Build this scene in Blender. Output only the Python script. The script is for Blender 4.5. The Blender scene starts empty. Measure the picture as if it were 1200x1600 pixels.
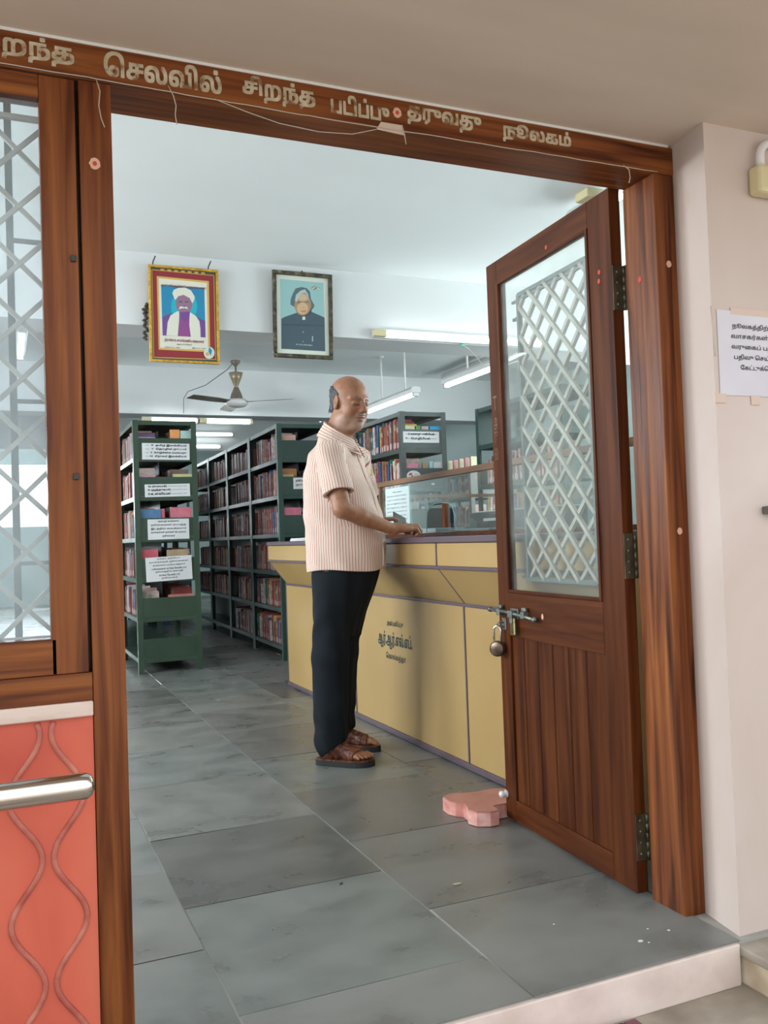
import bpy, bmesh, math, random
import numpy as np
from mathutils import Vector, Matrix, geometry
from math import sin, cos, pi, radians
random.seed(7); rnd = random.Random(11)
sc = bpy.context.scene; COL = sc.collection
# ------------------------------------------------------------------ camera
cam_d = bpy.data.cameras.new('camera'); cam = bpy.data.objects.new('camera', cam_d); COL.objects.link(cam)
right = Vector((0.9183359, -0.0207550, 0.3952575)); down = Vector((-0.3942764, 0.0396258, 0.9181372)); fwd = Vector((-0.0347183, -0.9989990, 0.0282066))
# rows above are world axes expressed in camera axes (right, down, forward)
Rm = Matrix((right, down, fwd))
M = Matrix.Identity(4)
for i in range(3):
    M[i][0] = Rm[i][0]; M[i][1] = -Rm[i][1]; M[i][2] = -Rm[i][2]
M[2][3] = 1.0
cam.matrix_world = M
cam_d.sensor_fit = 'VERTICAL'; cam_d.sensor_height = 32; cam_d.lens = 1390.2 / 1600 * 32
cam_d.clip_start = 0.02; cam_d.clip_end = 300
sc.camera = cam
# ------------------------------------------------------------------ exposure, sky, daylight
sc.view_settings.view_transform = 'Standard'; sc.view_settings.look = 'None'
sc.view_settings.gamma = 1; sc.view_settings.use_curve_mapping = False
sc.view_settings.exposure = 0.25
w = bpy.data.worlds.new('overcast_sky'); sc.world = w; w.use_nodes = True
bg = w.node_tree.nodes['Background']; bg.inputs[0].default_value = (0.93, 0.97, 1.0, 1); bg.inputs[1].default_value = 1.45
sun_d = bpy.data.lights.new('sun', 'SUN'); sun_d.energy = 5.0; sun_d.angle = radians(3); sun_d.color = (1, .96, .9)
sun = bpy.data.objects.new('sun', sun_d); COL.objects.link(sun); sun.rotation_euler = (radians(-32), 0, 0)   # behind the building: it lights only the yard in front
def area(name, loc, rot, sx, sy, watts, color):
    l = bpy.data.lights.new(name, 'AREA'); l.shape = 'RECTANGLE'; l.size = sx; l.size_y = sy; l.energy = watts; l.color = color
    o = bpy.data.objects.new(name, l); COL.objects.link(o); o.location = loc; o.rotation_euler = rot
    return o
# added fill lamps in unseen wall openings, standing in for window daylight (openings are built in the walls below)
WL = [(2.2, 4.0), (4.5, 7.1)]; WR = [(2.3, 4.3), (5.0, 7.0)]
for k, (a, b) in enumerate(WL):
    area('window_daylight', (-3.34, (a + b) / 2, 1.95), (0, radians(-90), 0), 1.1, b - a, (95, 190)[k], (0.90, 0.96, 1.0))
for k, (a, b) in enumerate(WR):
    area('window_daylight', (6.55, (a + b) / 2, 1.95), (0, radians(90), 0), 1.1, b - a, (120, 135)[k], (0.86, 0.98, 1.0))
for xa in (-1.8, .4): area('window_daylight', (xa, 17.25, 1.95), (radians(-90), 0, 0), 1.9, 1.1, 95, (0.88, 0.96, 1.0))  # added lamps in unseen back wall openings brighten the far bays
# ------------------------------------------------------------------ materials
def nm(name):
    m = bpy.data.materials.new(name); m.use_nodes = True; nt = m.node_tree
    return m, nt, nt.nodes['Principled BSDF']
def plain(name, c, rough=.5, metal=0, spec=.5, emit=None, es=1):
    m, nt, p = nm(name); p.inputs['Base Color'].default_value = (*c, 1); p.inputs['Roughness'].default_value = rough
    p.inputs['Metallic'].default_value = metal; p.inputs['Specular IOR Level'].default_value = spec
    if emit: p.inputs['Emission Color'].default_value = (*emit, 1); p.inputs['Emission Strength'].default_value = es
    return m
def ramp(nt, stops):
    r = nt.nodes.new('ShaderNodeValToRGB'); e = r.color_ramp.elements
    while len(e) < len(stops): e.new(.5)
    for k, (t, c) in enumerate(stops): e[k].position = t; e[k].color = (*c, 1)
    return r
def noisy(name, stops, scale=(3, 3, 3), detail=6, rough=.6, rvar=0, bump=.1, bscale=1, metal=0, spec=.5, dist=0, geo=False, coat=0):
    m, nt, p = nm(name); L = nt.links
    if geo:
        g = nt.nodes.new('ShaderNodeNewGeometry'); src = g.outputs['Position']
    else:
        g = nt.nodes.new('ShaderNodeTexCoord'); src = g.outputs['Object']
    oi = nt.nodes.new('ShaderNodeObjectInfo')
    mp = nt.nodes.new('ShaderNodeMapping'); mp.inputs['Scale'].default_value = scale; L.new(src, mp.inputs[0])
    if not geo:
        mm = nt.nodes.new('ShaderNodeVectorMath'); mm.operation = 'SCALE'; mm.inputs[0].default_value = (9, 5, 7)
        L.new(oi.outputs['Random'], mm.inputs['Scale']); L.new(mm.outputs[0], mp.inputs[1])
    n = nt.nodes.new('ShaderNodeTexNoise'); n.inputs['Scale'].default_value = 1; n.inputs['Detail'].default_value = detail
    n.inputs['Distortion'].default_value = dist; L.new(mp.outputs[0], n.inputs['Vector'])
    r = ramp(nt, stops); L.new(n.outputs['Fac'], r.inputs[0]); L.new(r.outputs[0], p.inputs['Base Color'])
    p.inputs['Roughness'].default_value = rough; p.inputs['Metallic'].default_value = metal; p.inputs['Specular IOR Level'].default_value = spec
    if coat: p.inputs['Coat Weight'].default_value = coat; p.inputs['Coat Roughness'].default_value = .18
    if rvar:
        mr = nt.nodes.new('ShaderNodeMapRange'); mr.inputs[1].default_value = .3; mr.inputs[2].default_value = .7
        mr.inputs[3].default_value = rough - rvar; mr.inputs[4].default_value = rough + rvar; L.new(n.outputs['Fac'], mr.inputs[0]); L.new(mr.outputs[0], p.inputs['Roughness'])
    if bump:
        b = nt.nodes.new('ShaderNodeBump'); b.inputs['Strength'].default_value = bump; b.inputs['Distance'].default_value = .01 * bscale
        L.new(n.outputs['Fac'], b.inputs['Height']); L.new(b.outputs[0], p.inputs['Normal'])
    return m
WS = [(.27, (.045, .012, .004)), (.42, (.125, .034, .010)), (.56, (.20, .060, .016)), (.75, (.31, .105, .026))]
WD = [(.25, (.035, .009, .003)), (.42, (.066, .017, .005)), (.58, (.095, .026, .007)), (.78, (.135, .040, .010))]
mt = {}
mt['wood_v'] = noisy('varnished_teak_upright', WS, (46, 46, 2.0), 10, .36, .08, .10, dist=.5, spec=.22)
mt['wood_h'] = noisy('varnished_teak_level', WS, (2.0, 46, 46), 10, .36, .08, .10, dist=.5, spec=.22)
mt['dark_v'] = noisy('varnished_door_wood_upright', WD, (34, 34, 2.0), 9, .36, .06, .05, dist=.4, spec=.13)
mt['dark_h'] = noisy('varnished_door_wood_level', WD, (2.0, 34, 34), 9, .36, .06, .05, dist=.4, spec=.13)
mt['rail_wood'] = noisy('screen_wood', [(.3, (.10, .045, .02)), (.7, (.26, .13, .06))], (20, 2, 20), 5, .45)
mt['pink'] = noisy('pink_limewash', [(.25, (.36, .27, .20)), (.40, (.56, .46, .40)), (.60, (.62, .52, .475)), (.8, (.69, .60, .56))], (2.2, 2.2, 1.3), 9, .8, bump=.25, bscale=.6, geo=True, dist=.5)
mt['riser'] = noisy('pale_pink_riser_paint', [(.3, (.60, .48, .42)), (.6, (.80, .68, .62))], (6, 6, 6), 8, .8, bump=.5, geo=True)
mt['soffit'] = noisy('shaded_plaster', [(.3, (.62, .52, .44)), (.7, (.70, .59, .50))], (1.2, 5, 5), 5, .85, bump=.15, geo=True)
mt['ceil'] = noisy('white_ceiling', [(.3, (.80, .84, .84)), (.7, (.85, .89, .89))], (1, 1, 1), 4, .8, bump=.03, geo=True)
mt['wallc'] = noisy('pale_aqua_wall', [(.3, (.52, .63, .62)), (.7, (.58, .69, .68))], (1, 1, 1), 4, .8, bump=.03, geo=True)
mt['beamu'] = noisy('grey_beam_paint', [(.3, (.66, .68, .69)), (.7, (.71, .73, .74))], (1, 1, 1), 4, .8, bump=.03, geo=True)
mt['cream_r'] = noisy('cream_plinth', [(.3, (.50, .40, .28)), (.6, (.78, .68, .52))], (9, 9, 9), 6, .8, bump=.4, geo=True)
mt['cement'] = noisy('stained_cement', [(.3, (.19, .155, .12)), (.55, (.34, .295, .24)), (.8, (.56, .51, .44))], (5, 5, 5), 9, .75, bump=.3, geo=True)
mt['grout'] = plain('grout', (.33, .325, .29), .9)
TS = []
for k, (b, g) in enumerate([(.150, .142), (.168, .162), (.112, .106), (.155, .158), (.178, .172), (.132, .122)]):
    c1 = (b * .82, g * .86, g * .80); c2 = (b * 1.12, g * 1.18, g * 1.10); c3 = (b * 1.25, g * 1.27, g * 1.20)
    TS.append(noisy('slate_%d' % k, [(.28, c1), (.55, c2), (.8, c3)], (5, 6.5, 5), 12, .34, .10, .20, bscale=.8, dist=.25))
mt['red'] = noisy('red_oxide_paint', [(.25, (.50, .070, .045)), (.5, (.66, .13, .075)), (.8, (.72, .21, .13))], (3, 3, 1.6), 8, .5, bump=.15, geo=True, dist=.4)
mt['red2'] = noisy('worn_red_relief', [(.3, (.40, .085, .06)), (.7, (.60, .22, .16))], (20, 20, 20), 5, .5, geo=True)
mt['ledge'] = noisy('pale_worn_ledge', [(.3, (.45, .30, .22)), (.6, (.72, .58, .50))], (5, 20, 20), 8, .7, bump=.3, geo=True)
mt['steel'] = noisy('polished_steel', [(.3, (.62, .58, .54)), (.7, (.74, .70, .66))], (1, 50, 50), 4, .16, .04, .01, metal=1)
mt['iron'] = noisy('dull_iron', [(.3, (.12, .13, .12)), (.7, (.26, .28, .26))], (30, 30, 30), 5, .42, bump=.1, metal=.8)
mt['brass_d'] = noisy('aged_brass_hinge', [(.3, (.05, .045, .03)), (.7, (.15, .13, .08))], (30, 30, 20), 5, .4, bump=.1, metal=.7)
mt['brass'] = noisy('brass', [(.3, (.35, .28, .10)), (.7, (.60, .50, .22))], (40, 40, 40), 4, .35, metal=.9)
mt['bronze'] = noisy('bronze_lock', [(.3, (.10, .07, .055)), (.7, (.24, .17, .13))], (30, 30, 30), 4, .35, metal=.8)
mt['chrome'] = plain('chrome', (.85, .82, .84), .15, 1)
mt['grille'] = noisy('grille_grey_paint', [(.3, (.36, .35, .31)), (.7, (.54, .52, .47))], (12, 12, 12), 5, .55)
mt['grilledark'] = noisy('grille_dark_bar', [(.3, (.10, .14, .14)), (.7, (.16, .20, .20))], (12, 12, 12), 5, .5)
mt['lam'] = noisy('tan_laminate', [(.3, (.40, .26, .10)), (.7, (.455, .305, .125))], (2, 2, 2), 7, .38, .05, .01, geo=True)
mt['trim'] = plain('mauve_trim', (.115, .085, .105), .35)
mt['gr'] = noisy('rack_green', [(.3, (.026, .055, .036)), (.7, (.036, .073, .047))], (4, 4, 4), 5, .38, .06, .02)
mt['gr2'] = noisy('rack_teal_green', [(.3, (.020, .052, .044)), (.7, (.030, .070, .058))], (4, 4, 4), 5, .38, .06, .02)
mt['gr3'] = noisy('rack_grey', [(.3, (.085, .105, .10)), (.7, (.115, .135, .13))], (4, 4, 4), 5, .38, .06, .02)
mt['blue'] = plain('rack_blue', (.02, .09, .20), .4)
mt['lamp_body'] = plain('fixture_enamel', (.55, .56, .55), .4)
mt['tube'] = plain('lit_tube', (1, 1, 1), .4, emit=(.93, 1.0, 1.0), es=6.5)
mt['paper'] = noisy('white_paper', [(.3, (.66, .68, .70)), (.7, (.76, .78, .79))], (5, 5, 5), 3, .7, bump=.03)
mt['paper_l'] = noisy('lilac_white_paper', [(.3, (.58, .56, .62)), (.7, (.66, .64, .69))], (5, 5, 5), 3, .6, bump=.03)
mt['tape'] = plain('brown_tape', (.62, .47, .38), .35)
mt['ink'] = plain('black_ink', (.02, .02, .03), .6)
mt['inkg'] = plain('grey_ink', (.10, .10, .11), .6)
mt['letter'] = noisy('worn_cream_lettering', [(.36, (.22, .11, .05)), (.44, (.42, .34, .22)), (.7, (.60, .52, .38))], (45, 45, 45), 6, .6, bump=.2, geo=True)
mt['sign_b'] = plain('sign_paint_black', (.03, .05, .045), .45)
mt['cord'] = plain('cotton_cord', (.50, .44, .36), .9)
mt['dot'] = plain('peach_sticker', (.66, .40, .28), .7)
mt['dotr'] = plain('kumkum_red', (.55, .05, .03), .7)
mt['cream'] = plain('cream_plastic', (.66, .58, .34), .4)
mt['whitep'] = plain('white_conduit', (.75, .73, .72), .45)
mt['white'] = plain('white_enamel', (.72, .72, .70), .4)
mt['dirt'] = noisy('dark_cobweb', [(.3, (.03, .025, .02)), (.7, (.08, .07, .06))], (20, 20, 20), 4, .9)
mt['fan'] = noisy('fan_brown_enamel', [(.3, (.16, .13, .10)), (.7, (.24, .20, .16))], (8, 8, 8), 4, .4)
mt['fang'] = noisy('fan_gold_enamel', [(.3, (.30, .24, .15)), (.7, (.42, .35, .24))], (8, 8, 8), 4, .35, metal=.3)
mt['black'] = plain('black_plastic', (.02, .022, .024), .4)
mt['phone'] = plain('phone_back', (.07, .075, .06), .35)
mt['terr'] = noisy('pink_painted_concrete', [(.3, (.36, .14, .11)), (.7, (.52, .24, .19))], (9, 9, 9), 7, .55, bump=.2)
mt['terr_s'] = noisy('pink_chipped_side', [(.3, (.50, .16, .13)), (.55, (.66, .32, .27)), (.75, (.75, .62, .56))], (14, 14, 22), 7, .7, bump=.3)
mt['leaf'] = plain('dry_leaf', (.45, .40, .25), .8)
def glass(name, tint, haze, dcol, rough=.02):  # whitish veil mixed into the pane, standing in for bright reflections
    m = bpy.data.materials.new(name); m.use_nodes = True; nt = m.node_tree; nt.nodes.remove(nt.nodes['Principled BSDF'])
    L = nt.links; out = nt.nodes['Material Output']
    tr = nt.nodes.new('ShaderNodeBsdfTransparent'); tr.inputs[0].default_value = (*tint, 1)
    gl = nt.nodes.new('ShaderNodeBsdfGlossy'); gl.inputs['Roughness'].default_value = rough
    lw = nt.nodes.new('ShaderNodeLayerWeight'); pw = nt.nodes.new('ShaderNodeMath'); pw.operation = 'POWER'; pw.inputs[1].default_value = 5
    L.new(lw.outputs['Facing'], pw.inputs[0]); fr = nt.nodes.new('ShaderNodeMapRange'); fr.inputs[3].default_value = .045; fr.inputs[4].default_value = 1; L.new(pw.outputs[0], fr.inputs[0])
    mx = nt.nodes.new('ShaderNodeMixShader'); L.new(fr.outputs[0], mx.inputs[0]); L.new(tr.outputs[0], mx.inputs[1]); L.new(gl.outputs[0], mx.inputs[2])
    df = nt.nodes.new('ShaderNodeBsdfDiffuse'); df.inputs[0].default_value = (*dcol, 1)
    tl = nt.nodes.new('ShaderNodeBsdfTranslucent'); tl.inputs[0].default_value = (*dcol, 1)
    md = nt.nodes.new('ShaderNodeMixShader'); md.inputs[0].default_value = .5; L.new(df.outputs[0], md.inputs[1]); L.new(tl.outputs[0], md.inputs[2])
    tc = nt.nodes.new('ShaderNodeTexCoord'); n = nt.nodes.new('ShaderNodeTexNoise'); n.inputs['Scale'].default_value = 7; n.inputs['Detail'].default_value = 8
    L.new(tc.outputs['Object'], n.inputs['Vector'])
    mr = nt.nodes.new('ShaderNodeMapRange'); mr.inputs[1].default_value = .3; mr.inputs[2].default_value = .7; mr.inputs[3].default_value = haze * .6; mr.inputs[4].default_value = haze * 1.4
    L.new(n.outputs['Fac'], mr.inputs[0])
    m2 = nt.nodes.new('ShaderNodeMixShader'); L.new(mr.outputs[0], m2.inputs[0]); L.new(mx.outputs[0], m2.inputs[1]); L.new(md.outputs[0], m2.inputs[2])
    L.new(m2.outputs[0], out.inputs[0]); return m
mt['glass_d'] = glass('door_glass', (.96, .98, .97), .11, (.80, .83, .81))
mt['glass_w'] = glass('dusty_window_glass', (.92, .96, .97), .13, (.80, .86, .90), .05)  # milky veil puts the outdoor reflection into the glass colour
mt['glass_c'] = glass('counter_glass', (.97, .99, .985), .04, (.7, .8, .8))
mt['glass_e'] = plain('green_glass_edge', (.25, .55, .48), .2)
# ------------------------------------------------------------------ mesh helpers
class MB:
    def __init__(s): s.v = []; s.f = []; s.mi = []; s.mats = []; s.sm = []
    def m(s, mat):
        if mat not in s.mats: s.mats.append(mat)
        return s.mats.index(mat)
    def add(s, vs, fs, mat, smooth=False):
        o = len(s.v); s.v += [tuple(v) for v in vs]; k = s.m(mat)
        for f in fs: s.f.append(tuple(o + i for i in f)); s.mi.append(k); s.sm.append(smooth)
        return s
    def box(s, x0, x1, y0, y1, z0, z1, mat, bev=0):
        if bev <= 0:
            vs = [(x, y, z) for x in (x0, x1) for y in (y0, y1) for z in (z0, z1)]
            return s.add(vs, [(0, 1, 3, 2), (4, 6, 7, 5), (0, 4, 5, 1), (2, 3, 7, 6), (0, 2, 6, 4), (1, 5, 7, 3)], mat)
        bm = bmesh.new(); bmesh.ops.create_cube(bm, size=1)
        bmesh.ops.scale(bm, vec=(x1 - x0, y1 - y0, z1 - z0), verts=bm.verts); bmesh.ops.translate(bm, vec=((x0 + x1) / 2, (y0 + y1) / 2, (z0 + z1) / 2), verts=bm.verts)
        bmesh.ops.bevel(bm, geom=bm.edges[:], offset=bev, segments=2, affect='EDGES', profile=.5)
        bm.verts.index_update(); s.add([v.co[:] for v in bm.verts], [tuple(v.index for v in f.verts) for f in bm.faces], mat, False); bm.free(); return s
    def tube(s, pts, r, mat, n=10, caps=True):
        pts = [Vector(p) for p in pts]; rr = r if isinstance(r, (list, tuple)) else [r] * len(pts)
        vs = []; prev = None
        for i, p in enumerate(pts):
            t = (pts[min(i + 1, len(pts) - 1)] - pts[max(i - 1, 0)]).normalized()
            if prev is None:
                a = Vector((0, 0, 1)) if abs(t.z) < .9 else Vector((1, 0, 0)); a = (a - t * a.dot(t)).normalized()
            else:
                a = (prev - t * prev.dot(t)).normalized()
            prev = a; b = t.cross(a)
            vs += [tuple(p + (a * cos(2 * pi * k / n) + b * sin(2 * pi * k / n)) * rr[i]) for k in range(n)]
        fs = [(i * n + k, i * n + (k + 1) % n, (i + 1) * n + (k + 1) % n, (i + 1) * n + k) for i in range(len(pts) - 1) for k in range(n)]
        s.add(vs, fs, mat, True)
        if caps:
            o = len(s.v) - len(vs); k0 = s.m(mat)
            s.f.append(tuple(o + k for k in range(n))[::-1]); s.mi.append(k0); s.sm.append(False)
            s.f.append(tuple(o + (len(pts) - 1) * n + k for k in range(n))); s.mi.append(k0); s.sm.append(False)
        return s
    def lathe(s, prof, c, mat, n=24, axis='z'):
        vs = []
        for r, h in prof:
            for k in range(n):
                a = 2 * pi * k / n
                q = (r * cos(a), r * sin(a), h)
                if axis == 'y': q = (q[0], q[2], q[1])
                if axis == 'x': q = (q[2], q[0], q[1])
                vs.append((c[0] + q[0], c[1] + q[1], c[2] + q[2]))
        fs = [(i * n + k, i * n + (k + 1) % n, (i + 1) * n + (k + 1) % n, (i + 1) * n + k) for i in range(len(prof) - 1) for k in range(n)]
        return s.add(vs, fs, mat, True)
    def prism(s, poly, z0, z1, mat, plane='xy', bev=False):
        def q(a, b, c): return (a, b, c) if plane == 'xy' else ((a, c, b) if plane == 'xz' else (c, a, b))
        n = len(poly); vs = [q(a, b, z0) for a, b in poly] + [q(a, b, z1) for a, b in poly]
        fs = [tuple(range(n))[::-1], tuple(range(n, 2 * n))] + [(i, (i + 1) % n, n + (i + 1) % n, n + i) for i in range(n)]
        return s.add(vs, fs, mat)
    def mesh(s, name):
        me = bpy.data.meshes.new(name); me.from_pydata(s.v, [], s.f)
        for m_ in s.mats: me.materials.append(m_)
        me.polygons.foreach_set('material_index', s.mi); me.polygons.foreach_set('use_smooth', s.sm)
        bm = bmesh.new(); bm.from_mesh(me); bmesh.ops.recalc_face_normals(bm, faces=bm.faces[:]); bm.to_mesh(me); bm.free()
        me.update(); return me
    def build(s, name, parent=None, **kw):
        return link(name, s.mesh(name), parent, **kw)
def link(name, me, parent=None, label=None, cat=None, group=None, kind=None, loc=None):
    o = bpy.data.objects.new(name, me); COL.objects.link(o)
    if parent: o.parent = parent
    if loc: o.location = loc
    props(o, label, cat, group, kind); return o
def props(o, label=None, cat=None, group=None, kind=None):
    for k, v in (('label', label), ('category', cat), ('group', group), ('kind', kind)):
        if v: o[k] = v
def empty(name, loc=(0, 0, 0), rz=0, **kw):
    o = bpy.data.objects.new(name, None); COL.objects.link(o); o.location = loc; o.rotation_euler = (0, 0, rz); o.empty_display_size = .05
    props(o, **kw); return o
def bx(name, b, mat, parent=None, bev=0, **kw):
    m_ = MB(); m_.box(*b, mat, bev); return m_.build(name, parent, **kw)
# ---- text (outlines of the built-in font filled by winding number, so that overlapping strokes stay solid)
def text_tris(txt, res=3):
    c = bpy.data.curves.new('lettering', 'FONT'); c.body = txt; c.size = 1; c.resolution_u = res; c.fill_mode = 'NONE'
    o = bpy.data.objects.new('lettering', c); COL.objects.link(o); dg = bpy.context.evaluated_depsgraph_get(); dg.update()
    me = o.evaluated_get(dg).to_mesh(); n = len(me.vertices)
    P = np.array([v.co[:2] for v in me.vertices]); E = [tuple(e.vertices) for e in me.edges]
    o.evaluated_get(dg).to_mesh_clear(); bpy.data.objects.remove(o); bpy.data.curves.remove(c)
    if n == 0: return [], []
    nxt = {}
    for a, b in E: nxt.setdefault(a, []).append(b); nxt.setdefault(b, []).append(a)
    seen = set(); loops = []
    for s0 in range(n):
        if s0 in seen or s0 not in nxt: continue
        lp = [s0]; seen.add(s0); cur = s0
        while True:
            cand = [q for q in nxt[cur] if q not in seen]
            if not cand: break
            q = (cur + 1) if (cur + 1) in cand else cand[0]
            lp.append(q); seen.add(q); cur = q
        loops.append(lp)
    ed = [(lp[i], lp[(i + 1) % len(lp)]) for lp in loops for i in range(len(lp))]
    r = geometry.delaunay_2d_cdt([Vector(p) for p in P], ed, [], 0, 1e-6)
    V = np.array([v[:] for v in r[0]]); F = np.array(r[2]); C = V[F].mean(1)
    A = P[[a for a, b in ed]]; B = P[[b for a, b in ed]]
    wn = np.zeros(len(C), int)
    for (ax, ay), (bx_, by) in zip(A, B):
        isl = (bx_ - ax) * (C[:, 1] - ay) - (C[:, 0] - ax) * (by - ay)
        wn += ((ay <= C[:, 1]) & (by > C[:, 1]) & (isl > 0)).astype(int); wn -= ((ay > C[:, 1]) & (by <= C[:, 1]) & (isl < 0)).astype(int)
    F = F[wn != 0]; return V, F
_tc = {}
def tput(mb, txt, mat, O, U, Wd, width, height, bold=0, res=3):
    """write txt with its bounding box width x height from corner O along U (reading direction) and Wd (up)"""
    if (txt, res) not in _tc: _tc[(txt, res)] = text_tris(txt, res)
    V, F = _tc[(txt, res)]
    if len(V) == 0: return
    used = V[np.unique(F)]; lo = used.min(0); hi = used.max(0); O = Vector(O); U = Vector(U); Wd = Vector(Wd)
    N = U.cross(Wd).normalized()
    for k, (dx, dy) in enumerate([(0, 0)] if not bold else [(0, 0), (bold, 0), (0, bold), (bold, bold)]):
        mb.add([tuple(O + N * (k * .00012) + U * ((v[0] - lo[0]) / (hi[0] - lo[0]) * width + dx) + Wd * ((v[1] - lo[1]) / (hi[1] - lo[1]) * height + dy)) for v in V], [tuple(f) for f in F.tolist()], mat)
# ================================================================== SETTING
# ---- floor: slate slabs with recessed joints
floor = bx('floor', (-3.3, 6.5, 1.675, 17.2, -.11, -.003), mt['grout'], kind='structure', label='grey slate slab floor of the library')
YF = 1.665
def tile(x0, x1, y0, y1, k=None):
    g = .0030; dz = rnd.uniform(-.0008, .0008)
    m_ = MB(); m_.box(x0 + g, x1 - g, y0 + g, y1 - g, -.0033, dz, TS[rnd.randrange(len(TS)) if k is None else k], 0)
    for i in range(len(m_.v)): m_.v[i] = (m_.v[i][0] + rnd.uniform(-.002, .002), m_.v[i][1] + rnd.uniform(-.002, .002), m_.v[i][2])
    m_.build('tile', floor)
def column(x0, x1, ys, ks=None):
    for i in range(len(ys) - 1): tile(x0, x1, ys[i], ys[i + 1], ks[i] if ks and i < len(ks) else None)
def more(ys, stp=.64, end=17.0):
    ys = list(ys)
    while ys[-1] < end: ys.append(ys[-1] + stp + rnd.uniform(-.03, .03))
    return ys
def cx(y): return 0.0   # columns run straight
column(-.16, .438, more([YF, 2.23, 2.81, 3.40, 4.02]), [3, 1, 3, 1])
column(.438, 1.03, more([YF + .005, 1.888, 2.50, 3.115, 3.80, 4.45]), [4, 3, 2, 1, 3])
column(1.03, 1.615, more([YF + .005, 2.185, 2.785, 3.42, 4.02]), [1, 0, 5, 3])
column(1.615, 2.22, more([1.83, 2.42, 3.02, 3.62]))
for k in range(6): column(2.22 + .62 * k, 2.84 + .62 * k, more([1.96, 2.5 + .1 * (k % 3)], .9))
for k in range(5): column(-.16 - .62 * (k + 1), -.16 - .62 * k, more([1.96, 2.5 + .1 * (k % 3)], .9))
# ---- threshold step, outside ground, plinth at right
st = MB(); st.box(-2.5, 1.608, 1.665, 1.68, -.104, -.006, mt['riser'], .003); st.build('trim_1', kind='structure', label='pale pink painted riser of the doorstep')
bx('ground', (-6, 8, -6, 1.685, -.25, -.104), mt['cement'], kind='structure', label='stained cement ground outside the doorstep')
pl = empty('trim_2', kind='structure', label='cream plinth with grey stone top right of the step')
bx('stone_top', (1.608, 4, .3, 1.69, -.035, -.012), mt['cement'], pl, .004); bx('plinth_side', (1.618, 4, .32, 1.69, -.107, -.0355), mt['cream_r'], pl, .006)
# ---- front wall
wf = MB()
wf.prism([(1.657, 1.957), (1.657, 1.832), (1.632, 1.69), (4.2, 1.69), (4.2, 1.957)], -.103, 3.1, mt['pink'])
wf.build('wall_right_front', kind='structure', label='pink limewashed pier and wall right of the door')
bx('wall_above_door', (-3.3, 1.657, 1.84, 1.957, 2.008, 3.1), mt['ceil'], kind='structure', label='wall above the door frame')
bx('wall_below_window', (-1.6, .1565, 1.835, 1.957, -.104, .672), mt['red'], kind='structure', label='red painted wall panel below the window')
bx('wall_left_front', (-3.3, -1.6, 1.84, 1.957, -.104, 2.008), mt['pink'], kind='structure', label='front wall far left')
# red wavy relief strips
for j, (xc, ph) in enumerate([(.112, 0), (.034, 1), (-.052, 0), (-.130, 1), (-.216, 0), (-.294, 1)]):
    s = 1 if ph == 0 else -1; pts = []
    for i in range(60):
        z = .668 - i * .0125
        pts.append((xc + s * .029 * cos((z - .292) * 2 * pi / .236) - .004, 1.835, z))
    t = MB(); t.tube(pts, .0058, mt['red2'], 8); t.build('trim_3', kind='structure', label='wavy raised moulding on the red panel, %s from the door post' % ['first', 'second', 'third', 'fourth', 'fifth', 'sixth'][j])
bx('trim_4', (-1.6, .157, 1.824, 1.957, .673, .702), mt['ledge'], None, .003, kind='structure', label='worn pale ledge between window and red panel')
# ---- door frame
df = empty('trim_5', kind='structure', label='varnished teak frame around the doorway with painted lettering')
bx('post', (.158, .2205, 1.83, 1.957, -.003, 1.931), mt['wood_v'], df, .0025)
bx('post', (1.590, 1.656, 1.83, 1.957, -.003, 1.931), mt['wood_v'], df, .0025)
lin = bx('lintel', (-1.6, 1.656, 1.828, 1.957, 1.9315, 2.004), mt['wood_h'], df, .0025)
bx('plaster_edge', (-1.6, 1.64, 1.8265, 1.84, 2.003, 2.009), mt['white'], df)
t = MB()
words = [('குறைந்த'.replace('றை', 'ைற'), -.115, .152, 1.947, 2.000), ('ெசலவில்', .208, .447, 1.946, 1.998), ('சிறந்த', .492, .656, 1.943, 1.999),
         ('படிப்பு', .692, .834, 1.947, 1.993), ('தருவது', .880, 1.075, 1.951, 1.995), ('நூலகம்', 1.134, 1.332, 1.947, 1.997)]
for wd, a, b, z0, z1 in words: tput(t, wd, mt['letter'], (a, 1.8272, z0), (1, 0, 0), (0, 0, 1), b - a - .003, z1 - z0 - .003, .0032, 4)
t.build('lettering', lin, label='worn cream painted words on the lintel')
def disc(mb, c, r, mat, ax='y', n=14, th=.0006, sq=1.15):
    pts = [(c[0] + r * cos(2 * pi * k / n) * (1 + .12 * sin(3 * k)), c[2] + sq * r * sin(2 * pi * k / n)) for k in range(n)] if ax == 'y' else [(c[1] + r * cos(2 * pi * k / n), c[2] + sq * r * sin(2 * pi * k / n)) for k in range(n)]
    if ax == 'y': mb.prism(pts, c[1] - th, c[1] + th, mat, 'xz')
    else: mb.prism(pts, c[0] - th, c[0] + th, mat, 'yz')
for nmx, c, r, m1 in [('left post', (.186, 1.829, 1.764), .0105, 'dot'), ('lintel', (.854, 1.827, 1.972), .0105, 'dot'), ('upper right post', (1.628, 1.829, 1.692), .008, 'dot'), ('middle of the right post', (1.625, 1.829, .989), .008, 'dot')]:
    d = MB(); disc(d, c, r, mt[m1])
    if 'left' in nmx or 'lintel' in nmx: disc(d, (c[0], c[1] - .0012, c[2]), .004, mt['dotr'])
    d.build('sticker_dot', label='small peach round sticker on the ' + nmx, cat='sticker')
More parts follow.
